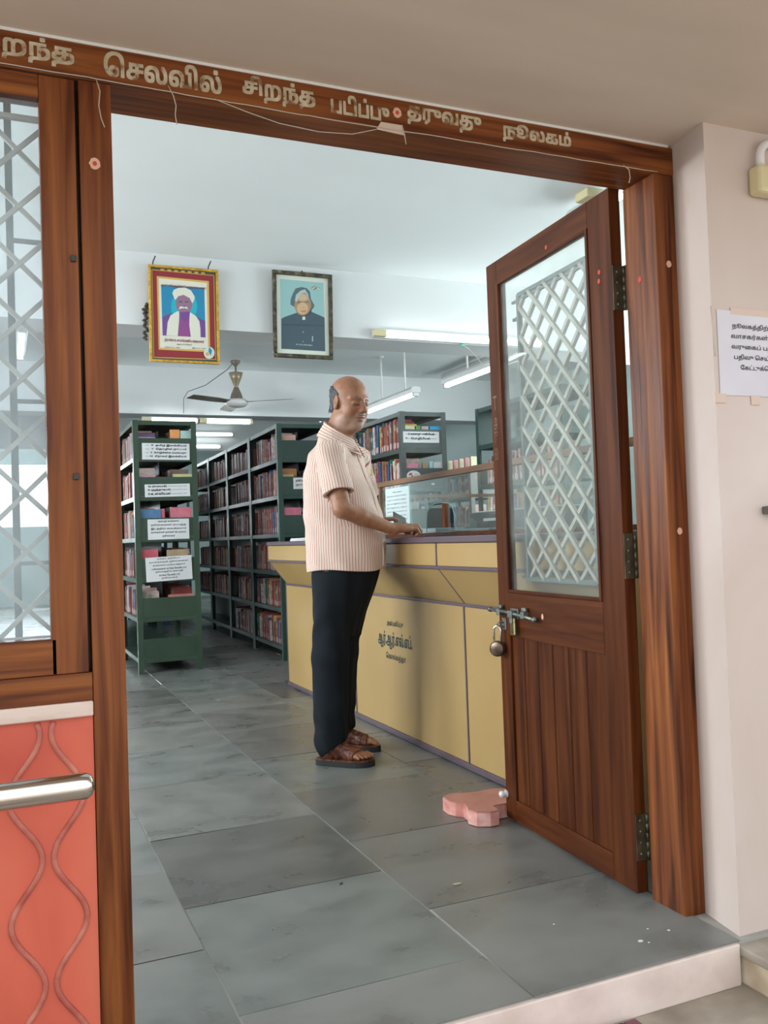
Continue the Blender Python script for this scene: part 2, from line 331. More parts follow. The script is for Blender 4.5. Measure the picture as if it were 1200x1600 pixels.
# ---- left window: sash, glass, grille
win = empty('window_1', kind='structure', label='teak window sash left of the door with glass and diamond grille')
bx('stile', (.084, .151, 1.832, 1.875, .757, 1.929), mt['wood_v'], win, .002)
bx('stile', (-1.30, -1.23, 1.832, 1.875, .757, 1.929), mt['wood_v'], win, .002)
bx('rail', (-1.23, .0838, 1.832, 1.875, 1.881, 1.929), mt['wood_h'], win, .002)
bx('rail', (-1.23, .0938, 1.832, 1.875, .757, .826), mt['wood_h'], win, .002)
bx('sill', (-1.6, .157, 1.829, 1.957, .702, .7565), mt['wood_h'], win, .002)
bx('post', (-1.6, -1.305, 1.83, 1.957, .757, 1.931), mt['wood_v'], win, .002)
bx('jamb_stop', (.140, .166, 1.880, 1.957, .757, 1.929), mt['black'], win)  # black strip added behind the sash gap so it reads as shade
bx('glass', (-1.232, .086, 1.850, 1.853, .824, 1.883), mt['glass_w'], win)
def hook(name, x, z):
    d = MB(); d.box(x - .005, x + .005, 1.826, 1.834, z - .006, z + .006, mt['black'], .001); d.build(name, win)
hook('nail_hole', .141, 1.569); hook('nail_hole', .136, 1.139)
def grille(parent, x0, x1, z0, z1, step, wdt, dep, y, mat, mat2, stepz=None, rodr=.006):
    """diamond lattice of flat bars between x0..x1, z0..z1 at depth y (thickness dep)"""
    g = empty('grille'); g.parent = parent; stepz = stepz or step; H = z1 - z0; W = x1 - x0; k_ = stepz / step
    for s in (1, -1):
        c = -H / k_ - W
        i0 = int(math.floor((-H / k_) / step)) - 1; i1 = int(math.ceil(W / step)) + 1
        for i in range(i0, i1 + 1):
            # line: x = i*step + t, z = k*t
            ts = max(0, -i * step); te = min(H / k_, W - i * step)
            if te - ts < step * .3: continue
            a = (i * step + ts, k_ * ts); b = (i * step + te, k_ * te)
            if s < 0: a = (W - a[0], a[1]); b = (W - b[0], b[1])
            dx, dz = b[0] - a[0], b[1] - a[1]; l = math.hypot(dx, dz); nx, nz = -dz / l * wdt / 2, dx / l * wdt / 2
            m_ = MB(); yo = y + (dep * .5 if s < 0 else 0)
            m_.prism([(x0 + a[0] + nx, z0 + a[1] + nz), (x0 + a[0] - nx, z0 + a[1] - nz), (x0 + b[0] - nx, z0 + b[1] - nz), (x0 + b[0] + nx, z0 + b[1] + nz)], yo, yo + dep, mat, 'xz')
            m_.build('bar', g)
    for q in (x0, x1):
        m_ = MB(); m_.box(q - rodr, q + rodr, y, y + dep * 1.4, z0, z1, mat2); m_.build('frame_bar', g)
    for q in (z0, z1):
        m_ = MB(); m_.box(x0, x1, y, y + dep * 1.4, q - rodr, q + rodr, mat2); m_.build('frame_bar', g)
    return g
gw_ = grille(win, .103 - 11 * .1155, .103, .8222, 1.87, .1155, .009, .008, 1.90, mt['grille'], mt['grille'], .1155, .005)
for x in (-.42, .028): bx('frame_bar', (x - .007, x + .007, 1.93, 1.94, .76, 1.93), mt['grilledark'], win)
for z in (.972, 1.30, 1.628): bx('grille_stay', (.035, .09, 1.93, 1.938, z - .004, z + .004), mt['grilledark'], win)
# ---- porch slab
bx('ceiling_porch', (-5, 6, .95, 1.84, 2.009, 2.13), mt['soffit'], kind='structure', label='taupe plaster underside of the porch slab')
# ---- library shell
bx('ceiling', (-3.4, 6.6, 1.957, 17.2, 2.95, 3.1), mt['ceil'], kind='structure', label='white library ceiling')
bx('trim_6', (-3.2, 6.4, 6.0, 6.375, 2.46, 2.9495), mt['beamu'], kind='structure', label='nearer white ceiling beam carrying the two portraits')
bx('trim_7', (-3.2, 6.4, 9.85, 10.2, 2.43, 2.9495), mt['beamu'], kind='structure', label='second white ceiling beam behind the fan')
bx('trim_8', (-3.2, 6.4, 13.6, 13.95, 2.43, 2.9495), mt['beamu'], kind='structure', label='third white ceiling beam near the far wall')
m_ = MB(); m_.box(-3.4, 6.6, 17.0, 17.2, -.01, 1.4, mt['wallc']); m_.box(-3.4, 6.6, 17.0, 17.2, 2.5, 2.9495, mt['wallc'])
for a, b in ((-3.4, -2.75), (-.85, -.55), (1.35, 6.6)): m_.box(a, b, 17.0, 17.2, 1.4, 2.5, mt['wallc'])  # unseen openings left for the added back lamps
m_.build('wall_back', kind='structure', label='pale aqua far wall of the library')
def side_wall(name, x0, x1, lab, WL):
    m_ = MB(); z0, z1 = 1.42, 2.48
    m_.box(x0, x1, 1.957, 17.0, -.01, z0, mt['wallc']); m_.box(x0, x1, 1.957, 17.0, z1, 2.9495, mt['wallc'])
    ys = [1.957] + [q for ab in WL for q in ab] + [17.0]
    for i in range(0, len(ys), 2): m_.box(x0, x1, ys[i], ys[i + 1], z0, z1, mt['wallc'])
    m_.build(name, kind='structure', label=lab)
side_wall('wall_left', -3.3, -3.2, 'left wall of the library with windows', WL); side_wall('wall_right', 6.4, 6.5, 'right wall of the library with windows', WR)
bx('wall_front_inner', (4.2, 6.5, 1.84, 1.957, -.1, 3.1), mt['wallc'], kind='structure', label='front wall inside right')
wn_ = 2
for xx, sg, WW in ((-3.25, 'left', WL), (6.45, 'right', WR)):
    for a, b in WW:
        wo = empty('window_%d' % wn_, kind='structure', label='library window in the %s wall' % sg); wn_ += 1  # frames of unseen openings made for the added fill lamps
        m_ = MB()
        for q in (a + .02, (a + b) / 2, b - .02): m_.box(xx - .02, xx + .02, q - .02, q + .02, 1.42, 2.48, mt['rail_wood'])
        for q in (1.44, 2.46): m_.box(xx - .02, xx + .02, a + .04, b - .04, q - .02, q + .02, mt['rail_wood'])
        m_.build('frame', wo)
# ================================================================== DOOR LEAF
TH = radians(87)
door = empty('door_1', (1.56, 1.98, 0), TH, kind='structure', label='open dark wooden door leaf with latticed glass and padlock')
# local: x along leaf from hinge, -y is into the leaf thickness, +y towards the room side seen by the camera
W_, T_, Z0, Z1 = .745, -.036, .012, 1.945
def dw(name, x0, x1, y0, y1, z0, z1, m_, bev=.002, parent=None): return bx(name, (x0, x1, y0, y1, z0, z1), mt[m_], parent or door, bev)
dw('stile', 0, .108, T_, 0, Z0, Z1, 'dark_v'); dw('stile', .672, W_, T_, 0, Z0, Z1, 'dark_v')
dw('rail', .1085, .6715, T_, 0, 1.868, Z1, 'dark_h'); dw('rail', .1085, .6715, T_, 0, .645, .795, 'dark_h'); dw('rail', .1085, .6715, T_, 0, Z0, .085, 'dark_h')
xs = [.1085, .215, .312, .405, .497, .588, .6715]
for i in range(6):
    m_ = MB(); a, b = xs[i], xs[i + 1]; g = .005
    m_.prism([(a + .0005, -.030), (b - .0005, -.030), (b - .0005, -.014), (b - g, -.007), (a + g, -.007), (a + .0005, -.014)], .0855, .6445, mt['dark_v'], 'xy'); m_.build('plank', door)
for nm_, b in (('glazing_bead', (.1085, .120, -.008, .004, .795, 1.868)), ('glazing_bead', (.660, .6715, -.008, .004, .795, 1.868)), ('glazing_bead', (.120, .660, -.008, .004, 1.857, 1.868)), ('glazing_bead', (.120, .660, -.008, .004, .795, .806))):
    bx(nm_, b, mt['dark_h' if b[1] - b[0] > .1 else 'dark_v'], door, .002)
bx('glass', (.112, .668, -.016, -.013, .797, 1.865), mt['glass_d'], door)
g = grille(door, .205, .622, .840, 1.815, .104, .013, -.012, -.050, mt['grille'], mt['grilledark'], .104, .006)
for z in (.97, 1.36, 1.74):
    bx('grille_stay', (.622, .672, -.066, -.058, z - .005, z + .005), mt['grilledark'], door); bx('grille_stay', (.108, .205, -.066, -.058, z - .005, z + .005), mt['grilledark'], door)
for z in (.845, 1.80):
    bx('grille_stay', (.108, .672, -.066, -.056, z - .004, z + .004), mt['grilledark'], door)
# hinges (leaf on the edge of the door, knuckle, leaf on the jamb)
for z in (1.665, .925, .162):
    h = MB(); hh = .062
    h.box(-.003, .0005, -.034, -.002, z - hh, z + hh, mt['brass_d']); h.box(-.030, -.004, -.040, -.0365, z - hh, z + hh, mt['brass_d'])
    for k in range(5): h.lathe([(.0, z - hh + k * hh * .4), (.005, z - hh + k * hh * .4 + .001), (.005, z - hh + (k + 1) * hh * .4 - .001), (0, z - hh + (k + 1) * hh * .4)], (-.006, -.036, 0), mt['brass_d'], 10)
    for zz in (-.045, -.015, .015, .045):
        h.lathe([(0, -.0045), (.0035, -.0045), (.004, -.003)], (0, -.016, z + zz), mt['iron'], 8, 'x')
    h.build('hinge', door)
# tower bolt
bo = MB(); zb = .725
bo.tube([(.785, .014, zb + .006), (.66, .014, zb + .004), (.53, .014, zb - .004), (.475, .014, zb - .008)], .0062, mt['iron'], 12)
bo.lathe([(0, -.009), (.009, -.007), (.010, 0), (.009, .007), (0, .009)], (.474, .014, zb - .008), mt['iron'], 12, 'x')
bo.lathe([(0, -.008), (.009, -.006), (.009, .004), (0, .006)], (.785, .014, zb + .006), mt['iron'], 12, 'x')
for xq in (.715, .545):
    bo.box(xq - .011, xq + .011, .0, .022, zb - .010, zb + .013, mt['iron'], .002); bo.box(xq - .013, xq + .013, .004, .016, zb + .013, zb + .026, mt['iron'], .003)
bo.box(.60, .655, .0, .004, zb - .016, zb + .018, mt['iron'], .001); bo.box(.612, .640, .003, .024, zb - .012, zb + .012, mt['iron'], .002)
bo.build('tower_bolt', door)
hp = MB(); hp.box(.605, .635, .010, .018, .655, .712, mt['brass'], .003); hp.box(.612, .628, .017, .020, .660, .695, mt['brass_d'], .001); hp.box(.612, .63, .012, .024, .695, .72, mt['iron'], .002)
hp.build('hasp', door)
ey = MB(); ey.box(.690, .718, 0, .004, .665, .705, mt['iron'], .001); ey.tube([(.708, .002, .690), (.712, .018, .692), (.716, .026, .684), (.712, .018, .677), (.708, .002, .675)], .0035, mt['iron'], 8)
ey.build('staple', door)
kn = MB(); kn.lathe([(.012, 0), (.014, .004), (.008, .010), (.012, .018), (.011, .026), (0, .03)], (.738, .0, .092), mt['white'], 14, 'y'); kn.build('door_stop_knob', door, label='small white knob at the foot of the door')
for nm_, x, z, mm_ in (('tilak', .335, 1.885, 'dotr'), ('tilak', .060, 1.70, 'dotr'), ('tilak', .057, 1.725, 'dotr')):
    d = MB(); disc(d, (x, .0006, z), .006, mt[mm_]); d.build('mark', door, label='small red dot on the door')
d = MB(); disc(d, (.446, .0006, .728), .006, mt['dot'], sq=1.6); d.build('mark', door, label='small cream sticker on the middle rail')
# worn lettering on the free stile
t = MB(); 
for i, ch in enumerate('நூல்'):
    pass
for k, (zz, ch) in enumerate([(1.43, 'T'), (1.36, 'அ'), (1.31, 'நு'), (1.255, 'ல')]): tput(t, ch, mt['rail_wood'], (.728, .0008, zz), (-1, 0, 0), (0, 0, 1), .026, .045 if k else .05)
t.build('lettering', door, label='scratched faded letters running down the stile')
d = MB(); disc(d, (1.5895, 1.90, 1.668), .007, mt['dotr'], 'x'); d.build('mark', df, label='red dot on the right jamb')
# padlock hanging on the staple (door local coordinates turned into world)
Dm = Matrix.Translation((1.56, 1.98, 0)) @ Matrix.Rotation(TH, 4, 'Z')
pk = empty('padlock', tuple(Dm @ Vector((.718, .024, .60))), TH + radians(38), label='round bronze padlock with chrome shackle hanging open on the door staple', cat='padlock')
m_ = MB(); m_.lathe([(0, -.012), (.022, -.012), (.027, -.009), (.028, 0), (.027, .009), (.022, .012), (0, .012)], (0, 0, 0), mt['bronze'], 28, 'y'); m_.lathe([(.024, .0125), (.0265, .0105), (.0225, .0105)], (0, 0, 0), mt['brass_d'], 28, 'y'); m_.build('lock_body', pk)
m_ = MB(); m_.tube([(-.013, 0, .02)] + [(-.013 * cos(pi * k / 10), 0, .062 + .016 * sin(pi * k / 10)) for k in range(11)] + [(.013, 0, .02)], .0036, mt['chrome'], 10); m_.build('shackle', pk, label='chrome shackle')
# ================================================================== OUTSIDE THINGS
hr = MB(); zc = .597
hr.tube([(-2.5, 1.6, zc), (.112, 1.6, zc), (.124, 1.6, zc), (.131, 1.6, zc), (.136, 1.6, zc)], [.0225, .0225, .0215, .017, .008], mt['steel'], 28)
hrE = empty('handrail', (0, 0, 0), label='polished steel tube handrail in front of the red panel', cat='handrail'); hr.build('tube', hrE)
for xq in (-.6, -2.2):
    b_ = MB(); b_.tube([(xq, 1.6, zc - .02), (xq, 1.6, -.103)], .015, mt['steel'], 14); b_.build('leg', hrE)
# strings along the lintel
def wig(p, q, sag, n=18, amp=.0015):
    out = []
    for i in range(n + 1):
        t_ = i / n; out.append((p[0] + (q[0] - p[0]) * t_ + rnd.uniform(-amp, amp), p[1] + (q[1] - p[1]) * t_ - .001, p[2] + (q[2] - p[2]) * t_ - sag * 4 * t_ * (1 - t_) + rnd.uniform(-amp, amp) * .6))
    return out
s1 = MB(); s1.tube(wig((-1.2, 1.8255, 1.937), (.18, 1.8255, 1.935), 0, 20) + wig((.19, 1.8255, 1.9345), (.62, 1.8255, 1.930), 0, 14)[0:] + wig((.64, 1.8255, 1.930), (1.60, 1.8255, 1.932), 0, 20), .0012, mt['cord'], 6)
s1.build('string', label='thin pale cord stretched along the bottom of the lintel', cat='string')
for a, lab in (([(.193, 1.826, 1.933), (.199, 1.823, 1.91), (.196, 1.824, 1.88), (.20, 1.823, 1.855), (.206, 1.823, 1.838)], 'loose cord end dangling over the left post'),
               ([(.335, 1.826, 1.945), (.344, 1.822, 1.925), (.349, 1.822, 1.905), (.347, 1.823, 1.885), (.350, 1.823, 1.866)], 'loose cord end dangling in front of the doorway left'),
               ([(.43, 1.826, 1.934), (.50, 1.824, 1.916), (.57, 1.823, 1.902), (.66, 1.823, 1.897), (.74, 1.824, 1.904), (.80, 1.826, 1.925)], 'slack cord hanging in a curve under the lintel'),
               ([(.865, 1.826, 1.945), (.868, 1.823, 1.925), (.872, 1.823, 1.900)], 'short cord end hanging at the middle of the lintel'),
               ([(1.49, 1.826, 1.936), (1.505, 1.822, 1.925), (1.508, 1.822, 1.905), (1.504, 1.823, 1.89)], 'short knotted cord end hanging by the right corner')):
    m_ = MB(); m_.tube(a, .0011, mt['cord'], 6); m_.build('string', label=lab, cat='string')
m_ = MB(); m_.prism([(.80, 1.925), (.872, 1.921), (.866, 1.944), (.812, 1.944)], 1.8255, 1.8262, mt['tape'], 'xz'); m_.build('tape_piece', label='piece of clear brown tape on the lintel under the red dot', cat='tape')
# notice on the right wall
nt_ = empty('notice', (1.647, 1.689, 1.324), label='white printed notice taped to the pink wall right of the door', cat='notice')
bx('sheet', (0, .30, -.0012, 0, 0, .214), mt['paper_l'], nt_)
t = MB()
for i, (s, x, wd) in enumerate([('நூலகத்திற்கு வரும்', .048, .21), ('வாசகர்கள் தங்கள்', .043, .21), ('வருைகப் பதிேவட்டில்', .043, .23), ('பதிவு ெசய்யுமாறு', .050, .20), ('ேகட்டுக்ெகாள்கிேறாம்', .070, .22)]):
    tput(t, s, mt['ink'], (x, -.0018, .166 - i * .0262), (1, 0, 0), (0, 0, 1), wd, .017, .0004)
t.build('lettering', nt_)
for b in ((.045, .30, -.0016, -.0002, .205, .222), (.10, .13, -.0016, -.0002, -.022, .002), (-.02, .018, -.0016, -.0002, -.02, .004)): bx('tape', b, mt['tape'], nt_)
# switch box and conduit
sb = empty('switch_box', (1.77, 1.689, 1.83), label='cream plastic switch box under a bent white conduit on the pink wall', cat='switch box')
m_ = MB(); m_.box(0, .16, -.045, 0, .005, .078, mt['cream'], .010); m_.build('box', sb); m_ = MB(); m_.box(.030, .15, -.053, -.0455, .015, .07, mt['cream'], .004); m_.box(.055, .075, -.058, -.0535, .03, .055, mt['white'], .002); m_.build('switch_plate', sb)
m_ = MB(); m_.tube([(.026, -.02, .079), (.026, -.02, .105)] + [(.026 + .04 * (1 - cos(a)), -.02, .105 + .04 * sin(a)) for a in [k * pi / 16 for k in range(1, 9)]] + [(.3, -.02, .145)], .0105, mt['whitep'], 14); m_.build('conduit', sb)
lk = MB(); lk.tube([(1.765, 1.672, 1.036), (1.80, 1.672, 1.03), (1.88, 1.672, 1.02)], .009, mt['iron'], 10); lk.box(1.768, 1.80, 1.672, 1.689, 1.024, 1.044, mt['iron'], .002)
lk.build('wall_latch', label='dark iron latch bolt on the pink wall at the right edge', cat='latch')
cr = MB(); cr.tube([(1.627, 1.687, 1.545), (1.629, 1.686, 1.50), (1.632, 1.685, 1.46), (1.634, 1.686, 1.42)], .0013, mt['cord'], 6); cr.build('string', label='thin wire stuck down the edge of the pink pier', cat='string')
# doormat corner
dm = MB()
for k in range(9):
    dm.box(.97 + k * .034, .97 + (k + 1) * .034 - .0015, 1.18, 1.645, -.1035, -.090, [mt['dotr'], mt['black'], plain('mat_plum', (.20, .08, .10), .9)][k % 3], .003)
dmo = dm.build('doormat', label='corner of a red and dark striped woven mat below the step', cat='doormat')
# debris
for k, (x, y, lab) in enumerate([(1.176, 2.297, 'small dry leaf on the slate floor before the door'), (1.668, 3.548, 'tiny paper scrap on the floor near the counter'), (1.297, 5.233, 'tiny paper scrap on the floor in the aisle'), (.883, 2.46, 'small dark crumb on the floor in the middle')]):
    m_ = MB(); a = k * 1.3; c_ = (cos(a), sin(a)); q = [(-.014, 0), (-.006, .005), (.006, .004), (.015, 0), (.005, -.005), (-.006, -.004)]
    sc_ = 1 if k == 0 else .6
    m_.prism([(x + sc_ * (u * c_[0] - v * c_[1]), y + sc_ * (u * c_[1] + v * c_[0])) for u, v in q], .0012, .0022 if k else .003, mt['leaf'] if k < 3 else mt['black']); m_.build('dry_leaf' if k == 0 else 'litter_scrap', label=lab, cat='litter')
# painted splashes on the threshold
for x, y, r in ((1.401, 1.775, .007), (1.414, 1.76, .003), (1.27, 1.95, .003), (1.46, 1.82, .003), (1.50, 1.79, .004)):
    m_ = MB(); m_.prism([(x + r * cos(2 * pi * k / 9), y + .8 * r * sin(2 * pi * k / 9)) for k in range(9)], .0008, .0014, mt['white']); m_.build('paint_splash', floor)
# concrete paver used as door stop
pv = MB()
poly = [(1.452, 2.925), (1.446, 2.872), (1.458, 2.838), (1.478, 2.815), (1.472, 2.775), (1.458, 2.745), (1.470, 2.705), (1.51, 2.682), (1.545, 2.685), (1.552, 2.738), (1.62, 2.742), (1.67, 2.76), (1.70, 2.80), (1.712, 2.855), (1.70, 2.90), (1.655, 2.925), (1.60, 2.915), (1.55, 2.925), (1.50, 2.945)]
pv.prism(poly, .002, .047, mt['terr_s'])
cxx = sum(p[0] for p in poly) / len(poly); cyy = sum(p[1] for p in poly) / len(poly)
pv.prism([(cxx + (x - cxx) * .985, cyy + (y - cyy) * .985) for x, y in poly], .047, .052, mt['terr']); pv.build('paver', label='pink wavy interlocking concrete paver on the floor against the open door', cat='paver')
# ================================================================== COUNTER
ct = empty('counter', (1.80, 4.1, 0), label='long tan laminate issue counter with overhanging top and mauve edging', cat='counter')
def cb(name, b, m_, bev=0, **kw): return bx(name, (b[0] - 1.80, b[1] - 1.80, b[2] - 4.1, b[3] - 4.1, b[4], b[5]), mt[m_], ct, bev, **kw)
YN, YE = 2.25, 5.95
cb('worktop', (1.672, 2.45, YN, YE, .968, .994), 'paperboard' if 'paperboard' in mt else 'trim', .004)
seam = [YN, 3.36, 4.66, YE]
def quadp(name, a, b, y0, y1, th, m_):   # flat board spanning profile points a->b (x,z), from y0 to y1
    (xa, za), (xb, zb_) = a, b; l = math.hypot(xb - xa, zb_ - za); nx, nz = -(zb_ - za) / l * th, (xb - xa) / l * th
    m2 = MB(); m2.prism([(xa - 1.8, za), (xb - 1.8, zb_), (xb - 1.8 + nx, zb_ + nz), (xa - 1.8 + nx, za + nz)], y0 - 4.1, y1 - 4.1, mt[m_], 'xz'); return m2.build(name, ct)
for i in range(3):
    a, b = seam[i] + .005, seam[i + 1] - .005
    cb('fascia_panel', (1.680, 1.692, a, b, .872, .966), 'lam', .001)
    quadp('sloped_panel', (1.684, .862), (1.806, .706), a, b, .010, 'lam')
    cb('front_panel', (1.802, 1.815, a, b, .030, .692), 'lam', .001)
for y in seam:
    y = min(max(y, YN + .006), YE - .006)
    cb('edge_strip', (1.677, 1.69, y - .005, y + .005, .872, .966), 'trim'); cb('edge_strip', (1.798, 1.81, y - .005, y + .005, .030, .692), 'trim')
    quadp('edge_strip', (1.682, .864), (1.803, .707), y - .005, y + .005, .010, 'trim')
cb('edge_strip', (1.675, 1.693, YN, YE, .858, .871), 'trim', .002); cb('edge_strip', (1.797, 1.816, YN, YE, .693, .706), 'trim', .002); cb('edge_strip', (1.795, 1.815, YN, YE, .004, .029), 'trim', .002)
m_ = MB(); m_.prism([(.013, .005), (.60, .005), (.60, .966), (-.107, .966), (-.107, .872), (.013, .71)], YE - 4.1 - .018, YE - 4.1 - .001, mt['lam'], 'xz'); m_.build('end_panel', ct)
m_ = MB(); m_.prism([(.013, .005), (.60, .005), (.60, .966), (-.107, .966), (-.107, .872), (.013, .71)], YN - 4.1, YN - 4.1 + .018, mt['lam'], 'xz'); m_.build('end_panel', ct)
cb('back_board', (2.38, 2.40, YN + .02, YE - .02, .005, .966), 'lam')
t = MB(); yy = lambda y: y - 4.1
tput(t, 'அன்பளிப்பு', mt['sign_b'], (.0012, yy(4.20), .545), (0, -1, 0), (0, 0, 1), .20, .035, .001)
tput(t, 'ஆர்.ஆர்.எல்.எப்.', mt['sign_b'], (.0012, yy(4.32), .430), (0, -1, 0), (0, 0, 1), .42, .085, .004)
tput(t, 'ெகால்கத்தா', mt['sign_b'], (.0012, yy(4.22), .370), (0, -1, 0), (0, 0, 1), .24, .042, .0015)
t.build('lettering', ct, label='dark green painted words on the front panel')
# glass screen
sn = empty('counter_screen', (1.95, 3.5, .994), label='wood framed glass screen with an arched opening standing on the counter', cat='screen')
def sb_(name, b, m_, bev=.002): return bx(name, (b[0] - 1.95, b[1] - 1.95, b[2] - 3.5, b[3] - 3.5, b[4] - .994, b[5] - .994), mt[m_], sn, bev)
sb_('top_rail', (1.935, 1.965, YN, 4.95, 1.277, 1.305), 'rail_wood'); sb_('bottom_rail', (1.935, 1.965, YN, 4.92, .9945, 1.014), 'dark_h')
for y in (4.565, 4.935, YN + .015): sb_('post', (1.937, 1.963, y - .013, y + .013, 1.0185, 1.2765), 'rail_wood')
m_ = MB(); arch = [(3.70, 1.0145), (3.70, 1.095), (3.715, 1.128), (3.75, 1.148), (3.81, 1.154), (3.90, 1.153), (3.955, 1.14), (3.985, 1.115), (3.995, 1.085), (4.0, 1.0145)]
pg = [(YN + .03, 1.0145)] + arch + [(4.19, 1.0145), (4.19, 1.276), (YN + .03, 1.276)]
m_.prism([(a - 3.5, b - .994) for a, b in pg], -.002, .002, mt['glass_c'], 'yz'); m_.build('glass', sn)
m_ = MB(); m_.tube([(-.0, a - 3.5, b - .994 + .0015) for a, b in arch], .0022, mt['glass_e'], 6); m_.build('glass_edge', sn); m_ = MB(); m_.tube([(0, .69, .01), (0, .69, .28)], .0022, mt['glass_e'], 6); m_.build('glass_edge', sn)
bx('glass', (.003, .006, .68, 1.05, .006, .282), mt['glass_c'], sn)
# sheet behind the screen
ps = empty('rules_sheet', (1.962, 4.22, 1.03), label='white printed sheet taped behind the counter glass beside the man', cat='notice')
bx('sheet', (0, .001, 0, .31, .01, .235), mt['paper'], ps)
t = MB()
for i in range(9): tput(t, ['விதிமுைறகள்', 'நூலகம் காைல மாைல', 'உறுப்பினர் சந்தா', 'நூல்கள் இரண்டு வாரம்', 'தாமதக் கட்டணம்', 'அைமதி காக்கவும்', 'உறுப்பினர் அட்ைட', 'நூல்கைளப் பாதுகாக்க', 'வார விடுமுைற'][i], mt['inkg'], (-.0006, .29 - (.08 if i == 0 else 0), .205 - i * .021), (0, -1, 0), (0, 0, 1), .12 if i == 0 else .26, .010, .0006, 2)
t.build('lettering', ps)
# things on the counter
def stack(name, lab, cat, x0, x1, y0, y1, z0, mats, th, parent=None, rz=0, grp=None):
    z = z0
    for k, m_ in enumerate(mats):
        e = bx(name, (-(x1 - x0) / 2, (x1 - x0) / 2, -(y1 - y0) / 2, (y1 - y0) / 2, 0, th[k]), mt[m_] if isinstance(m_, str) else m_, None, min(.003, th[k] * .3), label=lab[k], cat=cat, group=grp)
        e.location = ((x0 + x1) / 2 + rnd.uniform(-.01, .01), (y0 + y1) / 2 + rnd.uniform(-.01, .01), z + .0003); e.rotation_euler.z = rz + rnd.uniform(-.12, .12); z += th[k] + .0004
mt['cover_b'] = plain('grey_blue_cover', (.25, .32, .34), .5); mt['cover_y'] = plain('pale_green_cover', (.50, .56, .36), .5); mt['cover_p'] = plain('dusty_pink_cover', (.45, .25, .24), .5)
stack('register', ['pale register lying lowest behind the arched opening', 'brown register lying on the pale one behind the arch', 'grey register on top of the two behind the arch'], 'register', 2.02, 2.24, 3.55, 3.88, .994, ['cover_y', 'cover_p', 'cover_b'], [.012, .010, .009])
stack('register', ['white paper pad lying beside the man\'s hands', 'pale blue paper pad on top of the white pad'], 'papers', 1.99, 2.17, 4.02, 4.24, .994, ['paper', 'cover_b'], [.022, .02])
stack('newspaper', ['folded newspaper on the far end of the counter', 'second folded newspaper on the far counter end, on top'], 'newspaper', 1.74, 1.98, 5.25, 5.6, .994, ['paper', 'paper'], [.010, .008])
pr = empty('printer', (2.30, 3.74, .994), label='dark box shaped printer on the counter behind the glass by the door', cat='printer')
m_ = MB(); m_.box(-.02, .14, -.42, .42, .0005, .118, mt['black'], .01); m_.build('body', pr); m_ = MB(); m_.box(-.024, -.0205, .08, .26, .07, .084, mt['lamp_body']); m_.build('name_plate', pr)
m_ = MB(); m_.box(.01, .12, -.38, .38, .1185, .124, mt['lamp_body'], .002); m_.build('tray', pr)
# wooden partition + cabinet behind the counter
wp = empty('partition', (2.8, 5.62, 0), label='low wooden framed partition standing behind the counter', cat='partition')
bx('rail', (-.28, .9, -.012, .012, 1.265, 1.288), mt['rail_wood'], wp, .002); bx('rail', (-.28, .9, -.012, .012, .90, .93), mt['rail_wood'], wp, .002)
for x in (-.27, .09, .88): bx('post', (x - .018, x + .018, -.011, .011, .001, 1.264), mt['wood_v'], wp, .002)
bx('board', (-.25, .86, -.004, .004, .05, .899), mt['gr3'], wp)
# ================================================================== RACKS
SH = [1.69, 1.383, 1.06, .743, .435, .118]
def angle_iron(mb, x, y, sx, sy, z0, z1, mat, a=.042, th=.003):
    mb.prism([(x, y), (x + sx * a, y), (x + sx * a, y + sy * th), (x + sx * th, y + sy * th), (x + sx * th, y + sy * a), (x, y + sy * a)], z0, z1, mat)
def rack(label, x0, y0, wd, bays, bl, mat, rz=0, top=1.982, shelves=SH, panels=None, name='bookshelf', midpanels=True, double=False):
    r = empty(name, (x0, y0, 0), rz, label=label, cat='bookshelf', group='steel bookshelves')
    for k in range(bays + 1):
        y = k * bl
        for sx, x in ((1, 0), (-1, wd)):
            for sy in ((1,) if k == 0 else ((-1,) if k == bays else (1, -1))):
                m_ = MB(); angle_iron(m_, x, y + (0 if k in (0, bays) else sy * .0015), sx, sy, .0005, top, mat); m_.build('post', r)
    for b in range(bays):
        a, c = b * bl + .004, (b + 1) * bl - .004
        for z in shelves + [top - .002]:
            m_ = MB(); m_.box(.004, wd - .004, a, c, z - .003, z, mat)
            m_.box(.004, .006, a, c, z - .034, z - .003, mat); m_.box(wd - .006, wd - .004, a, c, z - .034, z - .003, mat)
            m_.box(.006, wd - .006, a, a + .002, z - .034, z - .003, mat); m_.box(.006, wd - .006, c - .002, c, z - .034, z - .003, mat)
            m_.build('shelf', r)
    for z in shelves:
        m_ = MB(); m_.box(.0035, wd - .0035, .0035, .0055, z + .001, z + .152, mat, 0); m_.build('end_panel', r)
    if double:
        bx('back_sheet', (wd / 2 - .001, wd / 2 + .001, .32 if double == 2 else .19, bays * bl - .01, .44 if double == 2 else .12, 1.94), mt['black'], r)
    return r
rA = rack('green steel bookshelf with paper signs, left of the aisle', .955, 7.12, .495, 4, .98, mt['gr'], double=2)
rB = rack('long dark green bookshelf right of the aisle behind the counter end', 2.13, 7.16, .47, 4, 1.04, mt['gr2'], radians(-1.6), double=1)
rC = rack('grey green bookshelf behind the man\'s head and counter screen', 2.885, 6.32, .40, 3, 1.0, mt['gr3'])
rD = rack('dark green bookshelf half hidden by the open door', 3.45, 4.95, .40, 1, 1.18, mt['gr2'])
for z in (1.70, 1.385): bx('end_panel', (.004, .396, 1.172, 1.175, z, z + (.25 if z > 1.5 else .15)), mt['gr2'], rD)
rE = rack('low brown topped bookshelf against the aqua wall', 4.2, 7.6, .40, 3, 1.0, mt['gr3'], 0, 1.62, SH[1:])
